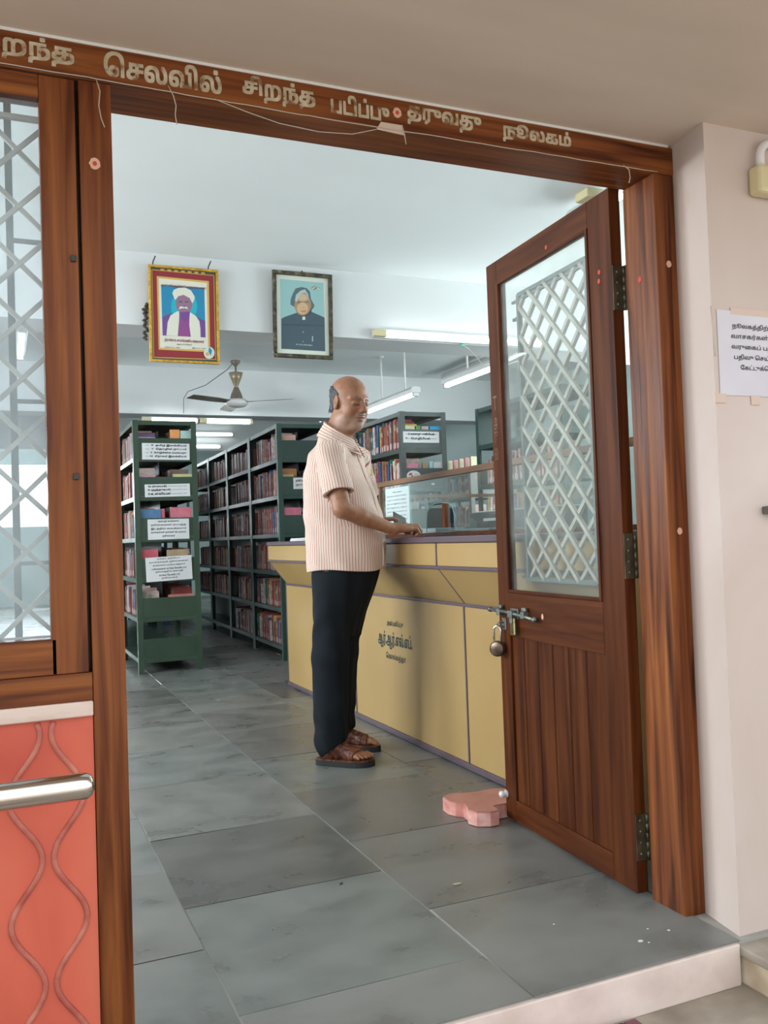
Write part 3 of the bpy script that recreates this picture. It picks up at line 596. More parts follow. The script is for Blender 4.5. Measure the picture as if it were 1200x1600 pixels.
rF = rack('grey bookshelf far down the aisle', 1.62, 13.0, .9, 1, 1.0, mt['gr3'], 0, 2.0)
rG = rack('blue bookshelf beyond the first green one in the aisle', 1.40, 11.3, .5, 1, .98, mt['blue'], 0, 1.95)
# ---- books
BC = [(.34, .07, .07), (.42, .16, .15), (.27, .05, .06), (.52, .33, .30), (.20, .06, .06), (.60, .48, .45), (.46, .12, .12), (.16, .09, .08), (.06, .14, .30), (.05, .22, .13), (.62, .45, .12), (.30, .20, .17), (.66, .62, .62), (.10, .11, .20), (.50, .22, .08), (.18, .16, .17)]
CN = ['dark red', 'faded rose', 'maroon', 'dusty pink', 'deep maroon', 'pale pink', 'red', 'dark brown', 'blue', 'green', 'yellow', 'brown', 'white', 'navy', 'orange brown', 'grey']
WT = [9, 10, 7, 10, 7, 7, 6, 6, 2, 2, 1.5, 6, 4, 3, 2, 4]
mt['page'] = plain('page_edges', (.55, .48, .38), .9); mt['band'] = plain('spine_label_pink', (.62, .46, .45), .8)
BM = [noisy('book_cover_%s' % n.replace(' ', '_'), [(.3, tuple(q * .7 for q in c)), (.7, tuple(min(1, q * 1.25) for q in c))], (14, 14, 9), 4, .5, bump=0) for n, c in zip(CN, BC)]
BMESH = {}
def bmesh_for(ci, ti):
    if (ci, ti) in BMESH: return BMESH[ci, ti]
    th = [.013, .019, .026, .034][ti]; h = 1.0; d = .145; m_ = MB(); c = BM[ci]
    m_.box(0, d, -th / 2, -th / 2 + .0018, 0, h, c); m_.box(0, d, th / 2 - .0018, th / 2, 0, h, c); m_.box(-.0012, .0012, -th / 2, th / 2, 0, h, c)
    m_.box(.0012, d - .003, -th / 2 + .0018, th / 2 - .0018, .02, .98, mt['page'])
    m_.box(-.0018, -.0013, -th / 2 + .001, th / 2 - .001, .06, .25, mt['band'])
    if ci % 3 == 0: m_.box(-.0018, -.0013, -th / 2 + .002, th / 2 - .002, .62, .80, mt['page'])
    me = m_.mesh('book'); BMESH[ci, ti] = (me, th, m_); return BMESH[ci, ti]
ORD = ['top', 'second', 'third', 'fourth', 'fifth', 'bottom']
NB = [0]
NO = 'first second third fourth fifth sixth seventh eighth ninth tenth eleventh twelfth thirteenth fourteenth fifteenth sixteenth seventeenth eighteenth nineteenth twentieth'.split()
def nth(k): return NO[k] if k < 20 else ('twenty ' + NO[k - 20] if k < 29 else ('thirtieth' if k == 29 else 'thirty ' + NO[k - 30]))
def row(org, rz, side, xs_, y0, y1, z, where, stuff=None, palette=None, gaps=.12, hr=(.17, .235)):
    """stand books along local y; side -1 spines face -x, +1 spines face +x"""
    y = y0; Rz = Matrix.Rotation(rz, 4, 'Z'); lean = 0; cnt = 0
    while y < y1 - .036:
        if rnd.random() < gaps * .2: y += rnd.uniform(.02, .07)
        ci = rnd.choices(range(len(BC)), palette or WT)[0]; ti = rnd.choices(range(4), [3, 4, 3, 1])[0]
        me, th, mb_ = bmesh_for(ci, ti); h = rnd.uniform(*hr); ln = rnd.choice([0, 0, 0, 0, -.03, -.06, .03])
        ext = th * cos(ln) + h * abs(sin(ln)); sg = ln * (1 if side < 0 else -1)
        # rotation about the foot: local top moves to -y*sin -> keep the whole book inside [y, y+ext]
        py = y + th / 2 + (h * sin(sg) if (side < 0 and sg > 0) or (side > 0 and sg > 0) else 0)
        loc = Matrix.Translation(org) @ Rz @ Matrix.Translation((xs_ - side * rnd.uniform(0, .02), py, z + .0008 + th / 2 * abs(sin(ln)))) @ Matrix.Rotation(0 if side < 0 else pi, 4, 'Z') @ Matrix.Rotation(sg if side < 0 else -sg, 4, 'X') @ Matrix.Diagonal((1, 1, h, 1))
        if stuff is None:
            o = bpy.data.objects.new('book', me); COL.objects.link(o); o.matrix_world = loc
            props(o, '%s %s book, %s from the near end, %s' % (['thin', 'slim', 'thick', 'fat'][ti], CN[ci], nth(cnt), where), 'book', 'books on the ' + where); cnt += 1
        else:
            stuff.add([tuple(loc @ Vector(v)) for v in mb_.v], mb_.f, mt['page']); n = len(mb_.f)
            for q in range(n): stuff.mi[-n + q] = stuff.m(mb_.mats[mb_.mi[q]])
        y += ext + .0008
RA = Vector((.955, 7.12, 0)); RB = Vector((2.13, 7.16, 0)); RC = Vector((2.885, 6.32, 0)); rbz = radians(-1.6)
class MultiStuff(dict):
    def __missing__(s, k): s[k] = MB(); return s[k]
SBS = MultiStuff()
pal_red = [6, 2, 2, 2, 2, 1, 9, 2, 3, 3, 3, 1, 4, 1, 4, 1]; pc = [2, 4, 2, 4, 2, 4, 2, 5, 5, 5, 3, 6, 6, 6, 3, 6]
for i, z in enumerate(SH):
    if i < 5:
        row(RA, 0, -1, .02, .065, .29, z, '%s shelf, left face of signed rack' % ORD[i]); row(RA, 0, -1, .02, .30, .95, z, '', SBS['a'])
    if i == 5: continue_ = True
    else:
        for b in range(1, 3): row(RA, 0, -1, .02, b * .98 + .03, b * .98 + .95, z, '', SBS['a'])
        row(RA, 0, 1, .475, .25, .95, z, '', SBS['h'])
    row(RB, rbz, -1, .02, .065, .98 if i else .86, z, '%s shelf of dark aisle rack' % ORD[i], stuff=SBS['b'] if i == 3 else None, palette=(pal_red if i > 3 else None))
    for b in range(1, 4):
        if i == 5 and b > 1: continue
        row(RB, rbz, -1, .02, b * 1.04 + .03, b * 1.04 + rnd.uniform(.75, 1.0), z, '', SBS['b'], hr=(.16, .22))
    row(RC, 0, -1, .02, .065, .96, z, '%s shelf of grey rack' % ORD[i], stuff=None if i < 2 else SBS['c'], palette=pc, hr=(.19, .25))
    for b in (1, 2): row(RC, 0, -1, .02, b + .03, b + .96, z, '', SBS['c'], palette=pc, hr=(.19, .25))
for z in SH[1:]:
    for b in range(3): row(Vector((4.2, 7.6, 0)), 0, -1, .02, b + .03, b + .96, z, '', SBS['e'])
    row(Vector((3.45, 4.95, 0)), 0, -1, .02, .03, 1.1, z, '', SBS['d'])
for z in SH: row(Vector((1.62, 13.0, 0)), 0, -1, .02, .03, .96, z, '', SBS['f']); row(Vector((1.40, 11.3, 0)), 0, 1, .48, .03, .94, z, '', SBS['g'])
for k, lab in (('a', 'rows of worn books farther along the signed green rack'), ('b', 'rows of worn books farther along the dark aisle rack'), ('c', 'rows of books farther along the grey rack'), ('d', 'rows of books in the rack beside the open door'), ('e', 'rows of books in the low brown topped rack'), ('f', 'rows of books in the distant grey rack'), ('g', 'rows of books in the blue rack'), ('h', 'rows of books on the aisle side of the signed green rack')):
    SBS[k].build('packed_books', kind='stuff', label=lab, cat='books')
# books facing the aisle above the end panels
def face_book(x0, x1, y, z, h, c, lab, lay=False, nbk=1):
    m_ = MB(); th = .028
    m_.box(x0, x1, y, y + .002, z + .001, z + h, c); m_.box(x0, x1, y + th - .002, y + th, z + .001, z + h, c); m_.box(x0, x0 + .002, y + .002, y + th - .002, z + .001, z + h, c)
    m_.box(x0 + .002, x1 - .002, y + .002, y + th - .002, z + .004, z + h - .003, mt['page'])
    m_.build('book', label=lab, cat='book')
nc = {}
def C_(*c):
    if c not in nc: nc[c] = noisy('book_front_%d' % len(nc), [(.3, tuple(q * .85 for q in c)), (.7, tuple(min(1, q * 1.1) for q in c))], (20, 20, 20), 4, .5)
    return nc[c]
FA = [(0, 1.00, 1.13, .160, (.62, .22, .22), 'red edged book lying low at the left, top shelf end of the signed rack'),
      (0, 1.25, 1.325, .225, (.72, .30, .10), 'orange patterned book standing on the top shelf end of the signed rack'),
      (0, 1.33, 1.415, .218, (.45, .66, .62), 'pale aqua book standing beside the orange one, top shelf end'),
      (1, 1.00, 1.12, .162, (.60, .30, .42), 'purple pink book low at the left, second shelf end of the signed rack'),
      (1, 1.26, 1.41, .175, (.50, .50, .25), 'olive and red book at the right, second shelf end of the signed rack'),
      (2, 1.005, 1.16, .222, (.10, .22, .42), 'blue book standing left on the third shelf end of the signed rack'),
      (2, 1.165, 1.19, .225, (.55, .12, .14), 'narrow red book beside the blue one, third shelf end'),
      (2, 1.235, 1.40, .235, (.62, .18, .24), 'rose pink book standing right on the third shelf end of the signed rack'),
      (3, 1.00, 1.13, .225, (.60, .12, .16), 'crimson book standing left on the fourth shelf end of the signed rack'),
      (3, 1.20, 1.36, .215, (.42, .33, .20), 'tan book behind the lower sheet, fourth shelf end of the signed rack'),
      (4, 1.20, 1.40, .170, (.45, .18, .14), 'brown and white book at the right, fifth shelf end of the signed rack'),
      (4, 1.00, 1.05, .21, (.35, .33, .30), 'grey book at the left, fifth shelf end of the signed rack')]
for i, a, b, h, c, lab in FA: face_book(a, b, 7.132 + (.02 if h > .2 else 0) + .0, SH[i], h, C_(*c), lab)
def rb(x, y): return (2.13 + x * cos(rbz) - y * sin(rbz), 7.16 + x * sin(rbz) + y * cos(rbz))
for i, a, b, h, c, lab in [(0, .05, .17, .20, (.66, .40, .33), 'peach box shaped book on the top shelf end of the dark rack'), (1, .04, .14, .172, (.50, .45, .22), 'olive book low on the second shelf end of the dark rack'), (2, .05, .20, .215, (.68, .20, .30), 'bright pink bundle on the third shelf end of the dark rack')]:
    q = rb(a, .02); face_book(q[0], q[0] + b - a, q[1], SH[i], h, C_(*c), lab)
for i, a, b, h, c, lab in [(0, .03, .13, .18, (.62, .60, .40), 'cream book low on the top shelf end of the grey rack'), (0, .14, .18, .18, (.10, .28, .08), 'green book beside the cream one on the grey rack end'), (0, .19, .25, .178, (.40, .34, .33), 'grey brown book third from left on the grey rack end'), (0, .265, .36, .178, (.03, .36, .75), 'bright blue book at the right of the grey rack end'),
                           (1, .04, .15, .19, (.70, .28, .38), 'pink book on the second shelf end of the grey rack'), (1, .19, .23, .20, (.38, .26, .15), 'brown book on the second shelf end of the grey rack'), (1, .25, .28, .205, (.35, .62, .66), 'aqua book on the second shelf end of the grey rack'), (1, .285, .37, .20, (.66, .68, .70), 'white book at the right, second shelf end of the grey rack')]:
    face_book(2.885 + a, 2.885 + b, 6.332, SH[i], h, C_(*c), lab)
for k in range(5):
    face_book(4.24, 4.36, 7.65 + k * .12, 1.6205, .14, C_((.62, .30, .30)[0], .30, .30) if k % 2 else C_(.60, .56, .38), ['beige', 'pink', 'second beige', 'second pink', 'last beige'][k] + ' book standing on the low brown topped shelf, counted from its near end')
# signs
def sign(loc, w_, h_, lines, lab, thick=.0012, tilt=0, bold=.0016, left=.06, hh=None, tc='ink', widths=None, aligned=False):
    e = empty('paper_sign', loc, 0, label=lab, cat='sign'); e.rotation_euler = (0, tilt, 0)
    bx('sheet', (0, w_, -thick, 0, 0, h_), mt['paper'], e); t = MB(); n = len(lines)
    for i, s in enumerate(lines):
        lh = h_ / (n + .5); wd_ = (widths[i] if widths else .86) * w_
        x = (w_ - wd_) / 2 if not aligned else left * w_
        if s: tput(t, s, mt[tc], (x, -thick - .0005, h_ - (i + 1) * lh + lh * .05), (1, 0, 0), (0, 0, 1), wd_, lh * .66, bold, 2)
    t.build('lettering', e); return e
sign((1.022, 7.1195, 1.672), .37, .130, ['—  G  தமிழ் இலக்கியம்', '—  T  ெதாழில் நுட்பம்', '—  2  வாழ்க்ைக வரலாறு', '— 44  சிறுவர் இலக்கியம்'], 'white four line class sign on the top end panel of the green rack', tilt=radians(.5))
sign((1.036, 7.1195, 1.376), .352, .100, ['Q-(சமயம்) ———— —', 'R-(தத்துவம்) ——— —', 'S-உளவியல் ——— —'], 'white three line class sign on the second end panel of the green rack', tilt=radians(-.8), bold=.002)
sign((1.050, 7.1195, 1.042), .322, .160, ['அைமதி காக்கவும்', 'நூல்கைள எடுத்த', 'இடத்தில் ைவக்கவும்', 'வாசகர்கள் தங்கள் ைபகைள', 'நூலகர்'], 'white framed notice with small print on the third end panel of the green rack', bold=.0008, tc='inkg', widths=[.5, .85, .85, .85, .3])
sign((1.030, 7.118, .712), .358, .190, ['முக்கிய அறிவிப்பு', 'வாசகர்கள் நூல்கைள', 'கவனமாகப் பயன்படுத்தவும்', 'பக்கங்கைள மடிக்க ேவண்டாம்', 'நூலகத்தில் அைமதி', 'காக்க ேவண்டும்', 'நூலகர்'], 'largest white notice hanging over the fourth end panel of the green rack', tilt=radians(-1.6), bold=.0006, tc='inkg', widths=[.5, .85, .7, .75, .6, .45, .35])
q = rb(.13, -.001); sign((q[0], q[1] - .002, 1.43), .28, .095, ['தமிழ்', 'நாவல்கள்'], 'small white sign on the dark rack end beside the man\'s back', bold=.001)
sign((2.905, 6.3185, 1.735), .315, .088, ['—Q வரலாறு புவியியல்—', 'P— ெமாழியியல் ——'], 'white two line class sign on the grey rack behind the man', bold=.002)
sk = empty('oval_sticker', (2.985, 6.3195, 1.475), 0, label='oval white sticker with a small red and green emblem on the grey rack', cat='sticker')
m_ = MB(); m_.prism([(.060 * cos(2 * pi * k / 24), .040 * sin(2 * pi * k / 24)) for k in range(24)], -.001, 0, mt['paper'], 'xz'); m_.build('sheet', sk)
m_ = MB(); m_.prism([(-.045, 0), (-.035, .018), (-.01, .022), (-.02, .005)], -.0018, -.0012, mt['dotr'], 'xz'); m_.prism([(-.03, -.02), (-.018, .003), (-.006, .006), (-.008, -.02)], -.0018, -.0012, C_(.03, .30, .25), 'xz'); tput(m_, 'நூல்', mt['inkg'], (.008, -.0016, .002), (1, 0, 0), (0, 0, 1), .035, .014, 0, 2); m_.build('emblem', sk)
sg = bx('price_tag', (3.14, 3.165, 6.318, 6.3195, 1.40, 1.415), mt['paper'], None, label='tiny white label on the grey rack end panel', cat='label')
# ================================================================== PORTRAITS
def mapper(TL, TR, BL, BR, W, H):
    def f(x, y):
        u = v = .5
        for _ in range(12):
            X = [(1 - v) * ((1 - u) * TL[i] + u * TR[i]) + v * ((1 - u) * BL[i] + u * BR[i]) for i in (0, 1)]
            dxu = (1 - v) * (TR[0] - TL[0]) + v * (BR[0] - BL[0]); dyv = (1 - u) * (BL[1] - TL[1]) + u * (BR[1] - TR[1])
            u += (x - X[0]) / dxu; v += (y - X[1]) / dyv
        return (u * W, H - v * H)
    return f
def pcol(n, *c): return plain('print_' + n, c, .35)
def flat(e, name, F, polys, d0=.004):
    m_ = MB()
    for k, (pts, mat) in enumerate(polys):
        d = d0 + k * .00025; q = [F(*p) for p in pts]; o = [(a, -d, b) for a, b in q]
        m_.add(o, [tuple(range(len(o)))], mat)
    me = m_.mesh(name); return link(name, me, e)
def ell(cx_, cy_, rx, ry, n=24, a0=0, a1=2 * pi): return [(cx_ + rx * cos(a0 + (a1 - a0) * k / n), cy_ + ry * sin(a0 + (a1 - a0) * k / n)) for k in range(n if a1 - a0 > 6.2 else n + 1)]
def frame(e, W, H, wd, dp, mat, bev=.003):
    for b in ((0, W, 0, wd), (0, W, H - wd, H)): bx('frame_bar', (b[0], b[1], -dp, .004, b[2], b[3]), mat, e, bev)
    for b in ((0, wd), (W - wd, W)): bx('frame_bar', (b[0], b[1], -dp, .004, wd, H - wd), mat, e, bev)
gold = noisy('gilt_yellow_frame', [(.3, (.45, .22, .02)), (.7, (.78, .46, .06))], (40, 40, 40), 4, .3, metal=.3)
bronzef = noisy('dark_bronze_moulding', [(.35, (.03, .028, .02)), (.6, (.11, .095, .06)), (.75, (.26, .22, .14))], (30, 30, 30), 4, .35, metal=.3)
W1, H1 = .465, .64
p1 = empty('portrait', (.925, 5.985, 2.215), label='framed portrait of a man in a white turban, gold and maroon border', cat='portrait'); p1.rotation_euler = (radians(3), 0, 0)
frame(p1, W1, H1, .016, .02, gold)
F1 = mapper((80, 130), (1010, 240), (75, 1410), (1010, 1480), W1, H1)
skp = pcol('violet_skin', .30, .16, .26); crm = pcol('cream', .72, .72, .62); blu = pcol('blue', .02, .24, .44); tea = pcol('turquoise', .02, .42, .52); pur = pcol('purple', .17, .07, .28); mar = pcol('maroon', .27, .025, .035); grn = pcol('grey_green', .07, .09, .06); gol = pcol('gold', .66, .42, .10); mag = pcol('magenta', .28, .07, .26)
pol = [([(85, 135), (1005, 243), (1005, 1475), (80, 1405)], grn), ([(125, 195), (960, 300), (965, 1415), (125, 1360)], gol), ([(135, 205), (950, 308), (955, 1405), (135, 1350)], mar), ([(190, 285), (885, 375), (885, 1310), (195, 1255)], gol), ([(215, 315), (855, 398), (858, 1285), (215, 1232)], crm),
       ([(245, 405), (822, 462), (825, 1115), (250, 1070)], blu), (ell(545, 700, 175, 210), tea),
       ([(250, 1070), (252, 830), (340, 790), (620, 770), (745, 860), (825, 900), (825, 1115)], pur), ([(455, 1085), (480, 800), (610, 800), (625, 1100)], mag),
       (ell(545, 660, 112, 135), skp), ([(480, 770), (615, 770), (610, 860), (545, 900), (485, 850)], pur),
       ([(390, 520), (410, 475), (470, 452), (560, 450), (640, 490), (690, 575), (680, 620), (655, 660), (620, 590), (540, 545), (470, 560), (425, 610)], crm),
       ([(300, 1072), (320, 900), (360, 810), (440, 765), (470, 755), (478, 800), (470, 900), (450, 1085)], crm), ([(620, 775), (700, 830), (745, 900), (757, 1000), (757, 1110), (625, 1100), (608, 950), (612, 840)], crm),
       ([(470, 735), (490, 695), (530, 700), (575, 700), (600, 740), (560, 722), (510, 722)], crm), ([(470, 628), (520, 628), (520, 642), (470, 642)], grn), ([(555, 632), (605, 632), (605, 646), (555, 646)], grn), ([(525, 690), (570, 692), (560, 705), (535, 705)], grn),
       (ell(870, 1320, 75, 80, 16), pcol('pale_sticker', .62, .70, .66)), (ell(845, 1335, 26, 26, 12), gol), ([(870, 1240), (910, 1290), (890, 1360), (860, 1300)], blu)]
for k in range(7): a = 240 + k * 90; pol.append(([(a, 175 + (a - 80) * .118), (a + 50, 181 + (a - 80) * .118), (a + 50, 200 + (a - 80) * .118), (a, 194 + (a - 80) * .118)], gol))
flat(p1, 'print', F1, pol)
t = MB()
for s, x, y, wd, h, c in [('அரசு நூலகத்தின் ெபருந்தைகயாளர்', 240, 420, .30, .020, mar), ('திருமிகு உ சுப்பிரமணிய கைரயாளர்', 275, 1150, .262, .026, mar), ('ஆறுமுகேநரி', 430, 1195, .10, .010, mt['inkg']), ('பிறப்பு: 1855', 275, 1228, .10, .009, mt['inkg']), ('இறப்பு: 1940', 640, 1252, .09, .009, mt['inkg'])]:
    a = F1(x, y); tput(t, s, c, (a[0], -.0105, a[1] - .004), (1, 0, 0), (0, 0, 1), wd, h, .0006, 2)
t.build('lettering', p1)
for x in (.03, .40):
    c_ = MB(); c_.tube([(x, .0, H1 - .01), (x + .005, .01, H1 + .025), (x + .015, .0, H1 + .05), (x + .02, .005, H1 + .062)], .004, mt['dirt'], 6); c_.build('hanging_wire', p1)
gd = MB()
for k in range(26): gd.lathe([(0, -.012), (.014, 0), (0, .012)], (.905 + rnd.uniform(-.012, .012), 5.985 + rnd.uniform(-.01, .01), 2.60 - k * .0095), mt['dirt'], 7)
gd.build('garland', label='dried dark garland hanging at the left of the turbaned portrait', cat='garland')
W2, H2 = .445, .61
p2 = empty('portrait', (1.772, 5.985, 2.285), label='framed portrait of a smiling man with long grey hair in a dark suit', cat='portrait'); p2.rotation_euler = (radians(3), 0, 0)
frame(p2, W2, H2, .030, .022, bronzef, .007)
F2 = mapper((100, 125), (995, 215), (130, 1420), (1020, 1465), W2, H2)
tl = pcol('pale_teal', .30, .52, .52); su = pcol('slate_suit', .060, .10, .13); sk2 = pcol('warm_skin', .42, .25, .15); sk3 = pcol('light_skin', .60, .42, .25); hg = pcol('grey_hair', .10, .15, .16); hs = pcol('silver_hair', .42, .52, .52); iv = pcol('ivory_mount', .66, .70, .62); su2 = pcol('dark_suit', .035, .06, .085)
flat(p2, 'print', F2, [([(120, 150), (975, 235), (1000, 1450), (150, 1400)], iv), ([(218, 262), (868, 328), (900, 1335), (248, 1295)], tl),
    ([(375, 640), (380, 560), (410, 480), (450, 405), (540, 385), (620, 405), (665, 455), (680, 560), (735, 660), (720, 700), (660, 740), (640, 560), (500, 540), (470, 690), (400, 660)], hg),
    ([(246, 1295), (244, 850), (290, 825), (480, 760), (570, 800), (700, 755), (860, 825), (888, 840), (900, 1335)], su), ([(500, 780), (575, 840), (690, 770), (690, 700), (500, 700)], su2),
    (ell(560, 650, 125, 155), sk2), (ell(555, 700, 85, 85), sk3), ([(490, 560), (510, 495), (590, 480), (625, 560), (600, 590), (520, 590)], sk3),
    ([(440, 590), (455, 500), (520, 440), (590, 420), (640, 500), (640, 600), (610, 500), (590, 470), (530, 490), (490, 560), (470, 600)], hs), ([(470, 612), (530, 600), (530, 612), (470, 625)], hg), ([(590, 605), (650, 600), (650, 612), (590, 617)], hg), ([(520, 735), (620, 725), (600, 755), (550, 760)], sk2), ([(555, 690), (590, 690), (575, 705)], sk2),
    ([(553, 822), (595, 822), (595, 870), (553, 870)], iv), ([(250, 930), (890, 955), (890, 965), (250, 942)], su2), (ell(565, 1050, 8, 10, 8), hs), (ell(565, 1190, 8, 8, 8), hs), ([(697, 1110), (713, 1110), (713, 1190), (697, 1190)], hs),
    ([(675, 400), (730, 372), (740, 385), (690, 412)], pcol('saffron', .55, .20, .10)), ([(690, 412), (740, 385), (745, 395), (705, 425)], iv), ([(705, 425), (745, 395), (745, 412), (720, 430)], pcol('flag_green', .05, .25, .10)),
    ([(760, 385), (820, 410), (815, 420), (765, 398)], pcol('saffron', .55, .20, .10)), ([(765, 398), (815, 420), (808, 432), (768, 410)], iv)])
t = MB(); a = F2(460, 1245); tput(t, 'Dr. A.P.J. Abdul Kalam', iv, (a[0], -.0105, a[1]), (1, 0, 0), (0, 0, 1), .12, .010, .0005, 2)
t.build('lettering', p2)
m_ = MB(); m_.lathe([(0, -.006), (.008, 0), (0, .006)], (W2 / 2, .0, H2 + .008), mt['dirt'], 8); m_.build('hanging_hook', p2)
# ================================================================== LIGHTS AND FAN
def fixture(lab, loc, rz, L, hang=None, wall=False, dn=0):
    e = empty('tube_light', loc, rz, label=lab, cat='light')
    if wall:
        m_ = MB(); m_.box(0, L, .006, .028, -.018, .050, mt['lamp_body'], .003); m_.build('batten', e)
        bx('lamp_holder', (.0, .10, -.03, .005, -.012, .035), mt['cream'], e, .004); bx('lamp_holder', (L - .03, L, -.03, .005, -.012, .035), mt['cream'], e, .004)
        m_ = MB(); m_.tube([(.10, -.015, .012), (L - .03, -.015, .012)], .014, mt['tube'], 12); m_.build('tube', e)
    else:
        m_ = MB(); m_.prism([(-.045, .0), (.045, .0), (.055, .035), (.035, .06), (-.035, .06), (-.055, .035)], 0, L, mt['lamp_body'], 'xz'); m_.build('batten', e)
        bx('lamp_holder', (-.03, .03, .0, .03, -.035, -.0005), mt['lamp_body'], e, .003); bx('lamp_holder', (-.03, .03, L - .03, L, -.035, -.0005), mt['lamp_body'], e, .003)
        m_ = MB(); m_.tube([(0, .031, -.018), (0, L - .031, -.018)], .014, mt['tube'], 12); m_.build('tube', e)
        for q in (hang or []):
            m_ = MB(); m_.tube([(0, q, .0605), (0, q, 2.9495 - loc[2])], .010, mt['whitep'], 8); m_.lathe([(0, 2.935 - loc[2]), (.035, 2.935 - loc[2]), (.03, 2.9495 - loc[2])], (0, q, 0), mt['lamp_body'], 12); m_.build('rod', e)
    return e
fixture('long lit tube light fixed to the face of the nearer beam', (2.53, 5.97, 2.485), 0, 1.5, wall=True)
fixture('lit tube light hanging on two rods just behind the man\'s head', (3.80, 7.92, 2.42), 0, 1.3, hang=(.25, .85))
fixture('lit tube light hanging under the ceiling beside the door edge', (3.86, 6.42, 2.41), 0, .98, hang=(.55,))
for k, (x, y, z, lab) in enumerate([(1.42, 9.82, 2.345, 'lit tube light left under the second beam above the signed rack'), (2.02, 9.82, 2.345, 'lit tube light right under the second beam above the aisle'), (2.15, 13.57, 2.66, 'upper distant tube light seen down the aisle'), (1.95, 13.57, 2.47, 'lower distant tube light seen down the aisle')]):
    fixture(lab, (x, y, z), 0, .62 if k < 2 else 1.2, wall=True)
fixture('lit tube light at the left side of the library', (-.8, 3.4, 2.86), 0, 1.2); fixture('second lit tube light at the left side of the library', (-1.2, 7.6, 2.86), 0, 1.2); fixture('lit tube light above the working side of the counter', (3.2, 3.2, 2.86), 0, 1.2)  # out of view, added to brighten the room
for x, y, lab in ((-1.4, 11.6, 'far left lit tube light between the second and third beams'), (4.9, 8.2, 'lit tube light over the low shelf at the right wall'), (4.6, 11.9, 'far right lit tube light between the beams'), (0.2, 8.0, 'lit tube light left of the fan')): fixture(lab, (x, y, 2.86), 0, 1.2)  # more unseen fixtures added to lift the far bays
gw = MB(); gw.tube([(3.286, 5.995, 2.455), (3.33, 5.99, 2.43), (3.40, 5.99, 2.37), (3.46, 6.0, 2.31), (3.7, 6.05, 2.33), (3.86, 6.12, 2.385)], .003, mt['cord'], 6); gw.box(3.275, 3.30, 5.985, 5.9995, 2.445, 2.475, plain('green_plug', (.05, .45, .35), .4), .003); gw.build('lamp_cord', label='thin lamp cord with green connector below the nearer beam', cat='cord')
fn = empty('ceiling_fan', (2.31, 9.2, 2.465), label='brown ceiling fan with three blades beyond the first beam', cat='fan')
m_ = MB(); m_.tube([(0, 0, .10), (0, 0, .44)], .010, mt['fan'], 10); m_.build('rod', fn)
m_ = MB(); m_.lathe([(.0, .46), (.05, .455), (.055, .44), (.02, .40), (.012, .39)], (0, 0, 0), mt['fan'], 18); m_.lathe([(.012, .34), (.075, .325), (.055, .26), (.025, .19), (.02, .17)], (0, 0, 0), mt['fang'], 20); m_.build('canopy', fn)
m_ = MB(); m_.lathe([(0, .17), (.025, .17), (.055, .10), (.065, .06), (.066, .04)], (0, 0, 0), mt['fan'], 24); m_.build('stem_cover', fn)
m_ = MB(); m_.lathe([(0, .045), (.10, .04), (.125, .015), (.12, -.01), (.09, -.035), (.05, -.045), (0, -.047)], (0, 0, 0), mt['white'], 30); m_.build('motor', fn)
for a in (-32, 88, 208):
    bl = MB(); n = 8; vs = []
    for i in range(n + 1):
        t_ = i / n; r = .12 + .50 * t_; wd_ = .035 + .035 * min(1, t_ * 3) - .012 * max(0, t_ - .85) / .15
        for s_ in (-1, 1): vs += [(r, s_ * wd_, .012 + s_ * .010 + .002), (r, s_ * wd_, .012 + s_ * .010 - .002)]
    fs = []
    for i in range(n):
        o_ = i * 4; fs += [(o_, o_ + 2, o_ + 6, o_ + 4), (o_ + 1, o_ + 5, o_ + 7, o_ + 3), (o_, o_ + 4, o_ + 5, o_ + 1), (o_ + 2, o_ + 3, o_ + 7, o_ + 6)]
    fs += [(0, 1, 3, 2), (4 * n, 4 * n + 2, 4 * n + 3, 4 * n + 1)]
    bl.add(vs, fs, mt['fan']); b_ = bl.build('blade', fn); b_.rotation_euler.z = radians(a)
wr = MB(); wr.tube([(2.29, 9.2, 2.9), (2.22, 9.21, 2.82), (2.05, 9.5, 2.70), (1.9, 9.7, 2.66), (1.87, 9.80, 2.6), (1.87, 9.83, 2.44)], .004, mt['inkg'], 6); wr.build('fan_wire', label='thin wire sagging from the fan to the second beam', cat='wire')
cb2 = MB(); cb2.box(3.10, 3.22, 4.12, 4.24, 2.90, 2.9495, mt['cream'], .006); cb2.build('ceiling_box', label='cream junction box on the ceiling above the open door', cat='junction box')
